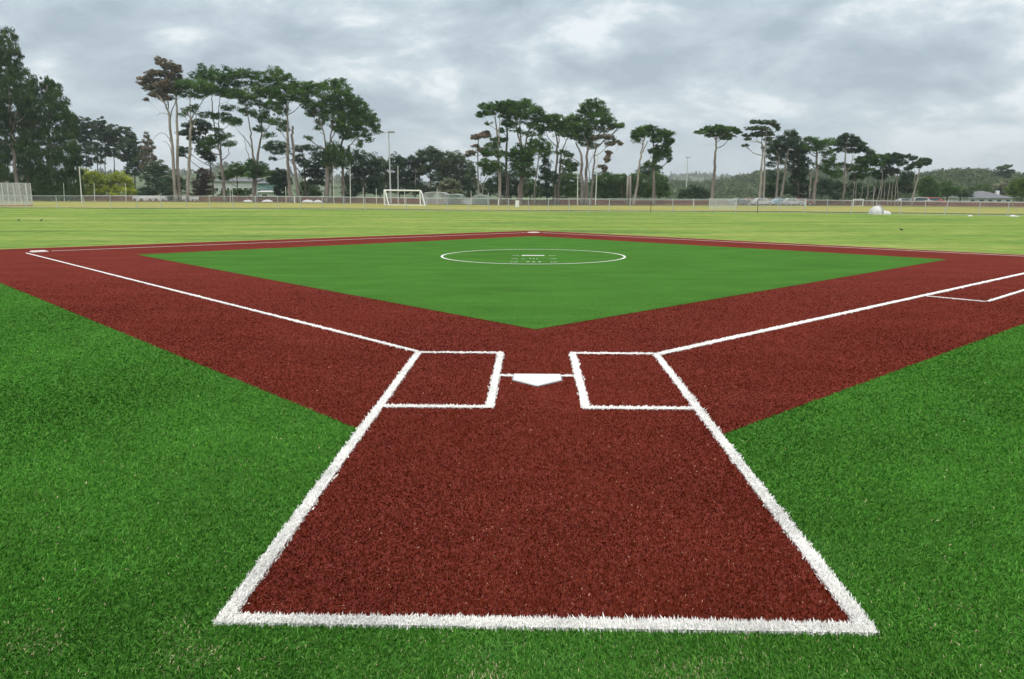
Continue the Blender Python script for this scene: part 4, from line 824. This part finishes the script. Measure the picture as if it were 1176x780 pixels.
MB().tube([rel(fen, (p[0], p[1]-.02, p[2]+.06)) for p in fp], .012, 5).build('bottom_wire', M['galv'], fen)
net_sheet('wire_mesh', fp, FH-.03, M['chain'], fen)
for u in (1163, 1090):
    p = G(u, fd(u)); q = rel(fen, p); MB().tube([(q[0], q[1], q[2]+FH-.1), (q[0]+(1.1 if u > 1100 else -.3), q[1]+.1, q[2])], .022, 6).build('brace', M['galv'], fen)
# boundary timber fence
def timber_fence(u0, u1, n, label, mt, h=1.1, d=152):
    us = np.linspace(u0, u1, n+1); P = [G(u, d) for u in us]
    root = empty('timber_fence', tuple(P[n//2]), label, 'fence', 'timber boundary fences')
    bo = MB()
    for a_, b_ in zip(P[:-1], P[1:]):
        L_ = math.hypot(b_[0]-a_[0], b_[1]-a_[1]); nb = max(2, int(L_/.3)); an = math.atan2(b_[1]-a_[1], b_[0]-a_[0])
        for i in range(nb):
            t = (i+.5)/nb; c = a_+(b_-a_)*t; c = rel(root, c); hh = h*rng.uniform(.96, 1.02)
            bo.box((c[0], c[1]+rng.uniform(-.008, .008), c[2]+hh/2-.05), (L_/nb/2*.95, .012, hh/2+.05), an)
    bo.build('boards', mt, root)
    for p in P:
        q = rel(root, p); MB().box((q[0], q[1]+.07, q[2]+h/2), (.05, .05, h/2+.03)).build('post', mt, root)
    rl = MB()
    for a_, b_ in zip(P[:-1], P[1:]):
        A, B = rel(root, a_), rel(root, b_)
        rl.tube([(A[0], A[1]-.02, A[2]+h+.02), (B[0], B[1]-.02, B[2]+h+.02)], .035, 5)
    rl.build('capping_rail', M['pole_paint'], root)
timber_fence(-90, 250, 24, 'orange brown board fence along the foot of the left trees', M['timber_orange'])
timber_fence(251, 700, 32, 'maroon board fence behind the goals and the centre trees', M['timber'])
timber_fence(701, 1280, 40, 'maroon board fence from the umbrella trees to the right edge', M['timber'], 1.0)

# wire cage at the left edge
cg = empty('wire_cage', tuple(G(20, 88)), 'tall wire cage with pale posts on a reddish kerb at the left edge', 'cage')
CH = 2.65
cp = [G(u, d) for u, d in ((-40, 85), (-25, 86), (-10, 87), (3, 88), (9.5, 88.3), (16, 88.6), (23, 89), (31, 89.5), (36, 90))]
for i, p in enumerate(cp):
    q = rel(cg, p); MB().tube([(q[0]+(.1 if i in (5, 6) else 0), q[1], q[2]-.1), (q[0], q[1], q[2]+CH)], .045, 8).build('post', M['pole_paint'], cg)
net_sheet('wire_mesh', cp, CH, M['chain_dense'], cg)
bk = [G(u, d) for u, d in ((36, 90), (30, 98), (0, 97), (-40, 96))]
net_sheet('wire_mesh', bk, CH, M['chain'], cg)
for p in bk[1:]:
    q = rel(cg, p); MB().tube([(q[0], q[1], q[2]-.1), (q[0], q[1], q[2]+CH)], .045, 8).build('post', M['galv'], cg)
MB().tube([rel(cg, (p[0], p[1], p[2]+CH)) for p in cp], .03, 6).build('top_rail', M['galv'], cg)
kb = MB()
for a_, b_ in zip(cp[:-1], cp[1:]):
    A, B = np.array(rel(cg, a_)), np.array(rel(cg, b_)); c = (A+B)/2; an = math.atan2(B[1]-A[1], B[0]-A[0]); kb.box((c[0], c[1]-.15, c[2]+.06), (np.linalg.norm(B-A)/2, .12, .11), an)
kb.build('kerb', M['clay'], cg)
# pale dense screen panel in the fence near the lone umbrella tree
ps = empty('screen_panel', tuple(G(828, 92)), 'pale grey mesh screen at the foot of the lone umbrella tree', 'screen')
pp = [G(u, 92) for u in (815, 825, 835, 846)]
net_sheet('mesh_panel', pp, 1.35, M['chain_dense'], ps)
for p in (pp[0], pp[-1]):
    q = rel(ps, p); MB().tube([(q[0], q[1], q[2]-.1), (q[0], q[1], q[2]+1.4)], .035, 8).build('post', M['galv'], ps)
ps2 = empty('screen_panel', tuple(G(890, 96)), 'long faint grey mesh screen in front of the parked cars', 'screen')
pp = [G(u, 96) for u in (846.5, 862, 878, 894, 910, 926)]
net_sheet('mesh_panel', pp, 1.45, M['chain'], ps2)
for p in pp:
    q = rel(ps2, p); MB().tube([(q[0], q[1], q[2]-.1), (q[0], q[1], q[2]+1.5)], .03, 8).build('post', M['galv'], ps2)

# ------------------------------------------------------------------ poles
def pole(u, top, d, label, r=.06, lean=0, m_='pole_paint', name='net_pole', group='pale net poles beyond the outfield fence'):
    b_ = G(u, d); t = W(u+lean, top, d); root = empty(name, tuple(b_), label, 'pole', group)
    h = t[2]-b_[2]
    MB().tube([(0, 0, -.3), (t[0]-b_[0], 0, h)], [r, r*.8], 8).build('shaft', M[m_], root)
    MB().tube([(t[0]-b_[0], 0, h), (t[0]-b_[0], 0, h+.06)], [r*1.3, r*.7], 8).build('cap', M['galv'], root)
    MB().tube([(0, 0, -.1), (0, 0, .12)], [r*2.2, r*2], 8).build('footing', M['concrete'], root)
    return root
for u, top, lab in ((73, 211, 'short white net pole, first right of the wire cage'), (108, 211, 'short white net pole before the left yellow bush'), (144, 211, 'short white net pole before the right yellow bush'),
                    (264, 214, 'white net pole beside the tiered cypress trunk'), (328, 215, 'thin white net pole just left of the snapped stem tree'), (417, 216, 'white net pole behind the dark rounded tree gap left of the goal'),
                    (432, 217, 'white net pole just left of the large goal'), (464.5, 217, 'white net pole seen through the large goal'), (502, 218, 'white net pole behind the pale shade net'), (541, 220, 'pale net pole right of the green shade net')):
    pole(u, top, 138, lab)
pole(93, 192, 120, 'tall leaning white pole left of the yellow bushes', .085, -2)
pole(383, 191, 136, 'tall thin pale pole before the skirted cypress', .05)
pole(402, 191, 134, 'tall white pole right of the skirted cypress', .08)
pole(663.5, 196, 142, 'tall pale pole left of the dome crowned cypress', .09)
pole(684, 174, 142, 'tallest slim pale pole right of the dome crowned cypress', .09, 2.5)
pole(457, 191, 140, 'grey pole just right of the floodlight mast', .1, 0, 'galv')
pole(1004, 214, 140, 'thin pole among the crowded bare stems', .04, 0, 'galv')
sp_ = empty('stump_pair', tuple(G(722, 148)), 'pair of cut bare trunks standing together left of the leaning umbrella trunk', 'stumps')
for du in (-1.6, 1.6):
    a_ = G(722+du, 148); t_ = W(722.5+du*.9, 202, 148); q = rel(sp_, a_); r_ = rel(sp_, t_)
    MB().tube([(q[0], q[1], -.2), ((q[0]+r_[0])/2+.03, q[1], r_[2]/2), (r_[0], q[1], r_[2])], [.27, .22, .19], 10).build('trunk', M['bark_pale'], sp_, smooth=True)
def floodlight(u, top, d, label, heads, r):
    b_ = G(u, d); t = W(u, top, d); h = t[2]-b_[2]; root = empty('floodlight_mast', tuple(b_), label, 'floodlight', 'floodlight masts')
    MB().tube([(0, 0, -.2), (0, 0, h*.5), (0, 0, h)], [r*1.4, r, r*.7], 10).build('mast', M['galv'], root)
    s = d/F
    xs = [x*s for x, _ in heads]
    MB().tube([(min(xs+[0]), 0, h), (max(xs+[0])+.01, 0, h)], .06, 6).build('crossarm', M['galv'], root)
    for x, wd in heads:
        hd = MB().box((x*s, -.15, h+.12), (wd*s/2, .3, .14)).build('lamp_head', M['galv'], root, bevel=.03)
        MB().box((x*s, -.42, h+.08), (wd*s/2*.85, .03, .10)).build('lamp_lens', M['lamp'], root)
floodlight(448.5, 152.5, 150, 'tall floodlight mast with lamps behind the large goal', [(-8.5, 2.2), (-6, 1.6), (1.5, 3), (5, 3.4)], .14)
floodlight(788, 181, 260, 'smaller distant floodlight mast above the dark shrubs', [(-1.5, 2), (1.8, 2.2)], .16)

# ------------------------------------------------------------------ goals
def goal(u0, u1, d, h, label, dep, off, net=True, r=.06):
    a_, b_ = G(u0, d), G(u1, d); root = empty('football_goal', tuple((a_+b_)/2), label, 'goal', 'white goal frames')
    A, B = np.array(rel(root, a_)), np.array(rel(root, b_)); k = np.array([off, dep, 0.])
    for p in (A, B):
        MB().tube([tuple(p), tuple(p+np.array([0, 0, h]))], r, 10).build('upright', M['white_paint'], root)
        MB().tube([tuple(p+np.array([0, 0, h])), tuple(p+k*.25+np.array([0, 0, h*.97])), tuple(p+k)], r*.8, 8).build('back_stay', M['white_paint'], root)
        MB().tube([tuple(p+np.array([0, 0, .04])), tuple(p+k+np.array([0, 0, .04]))], r*.7, 8).build('side_bar', M['white_paint'], root)
    MB().tube([tuple(A+np.array([-.05, 0, h])), tuple(B+np.array([.05, 0, h]))], r, 10).build('crossbar', M['white_paint'], root)
    MB().tube([tuple(A+k+np.array([0, 0, .05])), tuple(B+k+np.array([0, 0, .05]))], r*.7, 8).build('ground_bar', M['white_paint'], root)
goal(441.3, 482.5, 122, 2.35, 'large white goal frame with slanting back stays on the far field', -1.7, 1.0, r=.11)
goal(981, 992, 140, 1.25, 'small white goal frame behind the fence left of the dome cover', .5, .1, r=.06)

# ------------------------------------------------------------------ shade structures behind the fence
def shelter(u0, u1, top, d, label, mt, arch=.35):
    a_, b_ = G(u0, d), G(u1, d); root = empty('net_shelter', tuple((a_+b_)/2), label, 'shelter', 'net covered shelters by the far fence')
    h = W(588, top, d)[2]-a_[2]; w_ = (b_-a_)[0]
    prof = [(-w_/2, 0), (-w_/2, h*.8), (-w_/2+w_*.12, h*.95), (0, h), (w_/2-w_*.12, h*.95), (w_/2, h*.8), (w_/2, 0)]
    for y in (0, 3.0, 6.0):
        MB().tube([(x, y, z) for x, z in prof], .05, 6).build('hoop', M['galv'], root)
    V = [(x, y, z) for y in (.0, 6.0) for x, z in prof]; n = len(prof)
    q = np.array([[i, i+1, n+i+1, n+i] for i in range(n-1)])
    me = MB(); me.v = V; me.f = [list(map(int, x)) for x in q]; me.f += [[*range(n)]]
    o = me.build('net_cover', M[mt], root); uv = o.data.uv_layers.new(name='UVMap')
    for pl in o.data.polygons:
        for li, vi in zip(pl.loop_indices, pl.vertices):
            c = o.data.vertices[vi].co; uv.data[li].uv = (c.x+c.y, c.z+.3*c.y)
shelter(485, 512, 220.5, 143, 'pale translucent net shelter right of the large goal', 'shade_net')
shelter(512.6, 530, 223, 145, 'green net shelter below the pale blossoming shrub', 'shade_green')
shelter(543.5, 560, 224, 144, 'low grey net shelter beside the slender pale tree', 'shade_green')
cr = empty('container', tuple(G(537, 147)), 'plain pale grey low container between the net shelters', 'container')
MB().box((0, 0, .62), (.95, .8, .56)).build('body', M['wall_white'], cr, bevel=.03); MB().box((0, 0, 1.21), (1.0, .85, .04)).build('lid', M['galv'], cr)
sg = empty('blank_sign', tuple(G(594, 96)), 'small blank white board fixed in the fence before the ivy clad trunk', 'sign')
MB().box((0, 0, .62), (.24, .02, .42)).build('board', M['white_paint'], sg, bevel=.01)
for x in (-.2, .2): MB().tube([(x, .05, -.1), (x, .05, 1.02)], .025, 6).build('post', M['galv'], sg)

# ------------------------------------------------------------------ white sheeting, covers, oddments
def cover(name, u, d, rx, ry, h, label, cat, mt='tarp', seed=0, tail=False, group=None, stripe=False):
    root = empty(name, tuple(G(u, d)), label, cat, group); r_ = np.random.default_rng(seed)
    def dome(cx, cy, rx, ry, h, m_, nm, n=26, rings=10):
        V = []; ph = r_.uniform(0, 6, 6)
        for i in range(rings+1):
            t = i/rings
            for k in range(n):
                a_ = 2*PI*k/n; fold = 1+.10*math.sin(3*a_+ph[0])+.05*math.sin(7*a_+ph[1])+.03*math.sin(11*a_+ph[2])
                rad = math.sin(t*PI/2)**.8*fold; z = h*(.5*(1-t)+.5*math.cos(t*PI/2)**.75)*(1+.08*math.sin(9*a_+ph[4])*t)*(1+.06*math.sin(5*a_+ph[3])*t)
                V.append((cx+rx*rad*math.cos(a_), cy+ry*rad*math.sin(a_), z if i < rings else -.03))
        idx = np.arange(len(V)).reshape(rings+1, n)
        q = np.stack([idx[:-1], idx[1:], np.roll(idx[1:], -1, 1), np.roll(idx[:-1], -1, 1)], -1).reshape(-1, 4)
        me = MB(); me.v = V; me.f = [list(map(int, x)) for x in q]; me.build(nm, M[m_], root, smooth=True)
    dome(0, 0, rx, ry, h, mt, 'sheet')
    if tail: dome(rx*.9, .05, rx*1.1, ry*.7, h*.45, mt, 'sheet_tail')
    if stripe:
        pts = [(rx*.1+rx*.35*math.sin(t), -ry*1.05*math.sin(t)*.98, h*1.03*math.cos(t)+.01) for t in np.linspace(.1, 1.45, 8)]
        MB().tube(pts, .05, 6).build('strap', M['grey_tarp'], root)
    return root
cover('tarpaulin_mound', 1009, 74, .66, .7, .84, 'white dome shaped tarpaulin mound with flat tail at the right fence', 'tarpaulin', seed=3, tail=True, stripe=True)
cover('white_bag', 1117, 71, .22, .15, .10, 'small white item on the grass below the right fence', 'bag', seed=5)
cover('white_bag', 1166, 71, .30, .2, .16, 'white bundle on the grass at the right edge', 'bag', seed=6, tail=True)
WG = 'white curved sheets against the far board fence'
for i, (u, rx, h, lab) in enumerate(((284, .9, .55, 'low white curved sheet left of the ivy collared trunk'), (307, 1.05, .6, 'low white curved sheet right of the ivy collared trunk'), (353, 1.15, .65, 'first low white curved sheet right of the snapped stem'), (365, .85, .65, 'second low white curved sheet right of the snapped stem'))):
    cover('sheet_cover', u, 146, rx, .6, h, lab, 'sheet', seed=20+i, group=WG)
def rag(u0, u1, d, h, label, seed):
    r_ = np.random.default_rng(seed); root = empty('torn_sheeting', tuple(G((u0+u1)/2, d)), label, 'sheeting', 'torn white sheeting on the left fence'); n = 34
    V = []; f_ = []
    for i in range(n):
        u = u0+(u1-u0)*i/(n-1); p = rel(root, G(u, d)); lo = h*(.35+.30*math.sin(i*.9)+.22*r_.random()); lo = max(.05, lo*(.8 if i % 5 else .2))
        for z, y in ((h*r_.uniform(.97, 1.02), .0), (h*.55+lo*.4, -.10*r_.random()-.05), (lo, -.2*r_.random())): V.append((p[0], p[1]+y, p[2]+z))
    for i in range(n-1):
        for k in (0, 1): f_.append([3*i+k, 3*i+3+k, 3*i+4+k, 3*i+1+k])
    me = MB(); me.v = V; me.f = f_; o = me.build('sheet', M['tarp'], root, smooth=False)
    md = o.modifiers.new('solid', 'SOLIDIFY'); md.thickness = .02
rag(152, 192, 151.2, 1.05, 'long torn white sheeting hung on the orange brown fence', 1)
rag(205, 228, 151.2, 1.0, 'shorter torn white sheeting hung beside the three pale trunks', 2)

# ------------------------------------------------------------------ buildings
def building(name, u0, u1, vtop, vbot, d, label, wall, roof, nwin=3, roofh=1.2, dep=8, hip=True):
    a_, b_ = G(u0, d), G(u1, d); root = empty(name, tuple((a_+b_)/2), label, 'building'); w_ = (b_-a_)[0]/2
    top = W(588, vtop, d)[2]-root.location[2]; h = top-roofh
    MB().box((0, dep/2, h/2-.2), (w_, dep/2, h/2+.2)).build('wall', M[wall], root)
    o = .4; k = (dep/2 if hip else 0)
    k = min(k, w_*.8)
    V = [(-w_-o, -o, h), (w_+o, -o, h), (w_+o, dep+o, h), (-w_-o, dep+o, h), (-w_+k-o*(not hip), dep/2, top), (w_-k+o*(not hip), dep/2, top)]
    me = MB(); me.v = V+[(x, y, z-.15) for x, y, z in V[:4]]
    me.f = [[0, 1, 5, 4], [1, 2, 5], [2, 3, 4, 5], [3, 0, 4], [0, 6, 7, 1], [1, 7, 8, 2], [2, 8, 9, 3], [3, 9, 6, 0], [9, 8, 7, 6]]
    rf = me.build('roof', M[roof], root)
    for i in range(nwin):
        x = -w_+(i+.5)*2*w_/nwin
        f_ = MB().box((x, -.03, h*.58), (min(.8, w_/nwin*.6), .04, min(.6, h*.22))).build('window', M['white_paint'], root)
        MB().box((x, -.08, h*.58), (min(.8, w_/nwin*.6)*.85, .02, min(.6, h*.22)*.82)).build('pane', M['glass'], f_)
    return root, h, w_
building('long_building', 246, 292, 204.5, 230, 215, 'long white roofed building seen between the left trunks', 'wall_white', 'roof_grey', 7, .9, 12, False)
building('house', 296, 307, 207, 230, 205, 'teal walled house behind the ivy collared trunk', 'wall_teal', 'roof_grey', 2, .8, 8)
building('garage', 297, 311, 219, 230, 190, 'small white garage in front of the teal house', 'wall_white', 'roof_white', 1, .3, 6, False)
building('house', 350, 366, 204, 230, 235, 'pale roofed house glimpsed above the fresh green bush', 'wall_white', 'roof_white', 3, .8, 9, False)
hr, hh_, hw_ = building('house', 1113, 1163, 219, 231, 205, 'low house with broad grey hipped roof behind the right fence', 'wall_white', 'roof_grey', 5, 1.9, 12)
MB().box((4.6, 5, hh_+1.2), (.35, .35, .75)).build('chimney', M['white_paint'], hr)

# ------------------------------------------------------------------ parked cars
CARMAT = {}
def car_body(kind):
    L_, Hh = (4.3, 1.45) if kind == 0 else (4.6, 1.75)
    if kind == 0: prof = [(-2.15, .35), (2.15, .35), (2.18, .62), (2.0, .82), (1.1, .93), (.45, 1.40), (-.95, 1.44), (-1.75, 1.0), (-2.12, .95), (-2.18, .6)]
    else: prof = [(-2.25, .4), (2.25, .4), (2.28, .75), (2.1, .98), (1.25, 1.08), (.7, 1.66), (-1.9, 1.74), (-2.2, 1.1), (-2.28, .7)]
    return prof
def make_car(u, d, rz, col, kind, label):
    root = empty('parked_car', tuple(G(u, d)), label, 'car', 'cars parked by the far fence', rz)
    key = col
    if key not in CARMAT: CARMAT[key] = mat('car_paint', col, .25, .6)
    prof = car_body(kind); n = len(prof); V = []
    for y in (-.85, .85):
        for x, z in prof: V.append((x, y*(.82 if z > 1.2 else 1), z))
    me = MB(); me.v = V; me.f = [list(range(n))[::-1], list(range(n, 2*n))]+[[i, (i+1) % n, n+(i+1) % n, n+i] for i in range(n)]
    me.build('body', CARMAT[key], root, bevel=.04)
    zt = 1.36 if kind == 0 else 1.6
    for sy in (-1, 1):
        x0, x1 = (-1.4, .75) if kind == 0 else (-2.0, .95)
        wv = [(x0, sy*.86, .98), (x1, sy*.86, .98), (x1-.4, sy*.74, zt), (x0+.35, sy*.74, zt)]
        MB().face(wv if sy < 0 else wv[::-1]).build('side_window', M['glass'], root)
        for x in (-1.35, 1.35):
            wl = MB().tube([(x, sy*.72, .32), (x, sy*.90, .32)], .32, 14).build('wheel', M['tyre'], root)
            MB().tube([(x, sy*.90, .32), (x, sy*.915, .32)], .19, 10).build('rim', M['galv'], wl)
    for sy in (-1, 1): MB().box((2.14, sy*.6, .70), (.05, .18, .07)).build('headlight', M['lamp'], root)
cars = [(850, .2, (.10, .11, .13), 0, 'dark grey car parked at the foot of the lone umbrella tree'), (863, .1, (.35, .05, .04), 0, 'red hatchback parked right of the lone umbrella tree'), (875, .15, (.50, .51, .52), 0, 'white hatchback parked before the airy cypress'),
        (887, .0, (.30, .06, .06), 0, 'dark red car parked before the dense dark cypress'), (898, .3, (.20, .34, .48), 0, 'light blue car parked at the twin trunks of the dense cypress'),
        (910, .1, (.45, .46, .48), 0, 'silver car parked below the dark foliage column'), (921, .2, (.33, .08, .07), 0, 'maroon car at the right end of the parked row')]
for u, rz, c, k, lab in cars: make_car(u, 146.5+(u*7 % 5)*.8, rz, c, k, lab)
make_car(1040, 158, .1, (.42, .43, .44), 0, 'white car roof showing above the fence by the windswept cypress')
make_car(1060, 160, .0, (.42, .43, .43), 1, 'white car roof showing above the fence before the fresh green tree')
make_car(1074, 161, .1, (.45, .05, .05), 1, 'red car roof showing above the fence right of the fresh green tree')
# small white marker posts in front of the board fence
for u, lab in ((797, 'short white post at the right edge of the dark shrubs'), (572.5, 'short white post left of the second straight trunk'), (926, 'short white post just right of the parked row'), (338, 'short white post at the foot of the snapped stem tree')):
    r0_ = empty('marker_post', tuple(G(u, 140)), lab, 'post', 'short white marker posts')
    MB().box((0, 0, .5), (.10, .10, .55), taper=.85).build('shaft', M['white_paint'], r0_, bevel=.02); MB().box((0, 0, 1.1), (.12, .12, .05)).build('cap', M['white_paint'], r0_)

# ------------------------------------------------------------------ birds on the outfield
def bird(u, v, rz, label):
    d = 1.652*F/(v-HZ); p = G(u, d); root = empty('black_bird', tuple(p), label, 'bird', 'black birds on the outfield grass', rz); root.scale = (.62, .62, .62)
    V = []; f_ = []; n = 10
    prof = [(-.17, .075, .004), (-.12, .095, .018), (-.06, .115, .042), (0, .13, .055), (.05, .155, .048), (.075, .19, .030), (.09, .215, .030), (.11, .222, .022), (.122, .22, .008)]
    me = MB(); me.tube([(x, 0, z) for x, z, r in prof], [r for *_, r in prof], n); me.build('body', M['bird'], root, smooth=True)
    me = MB(); me.tube([(.118, 0, .22), (.155, 0, .214)], [.008, .001], 6); me.build('beak', M['beak'], root)
    for s in (-1, 1): MB().tube([(0, s*.02, .09), (.01, s*.02, .04), (0, s*.02, -.0), (.03, s*.02, -.002)], .005, 5).build('leg', M['bird'], root)
bird(18, 254, 1.2, 'black bird on the grass, nearer the left edge')
bird(44, 254, .4, 'black bird on the grass, right one of the left pair')
bird(1039, 264.5, 2.8, 'lone black bird on the grass at the right')
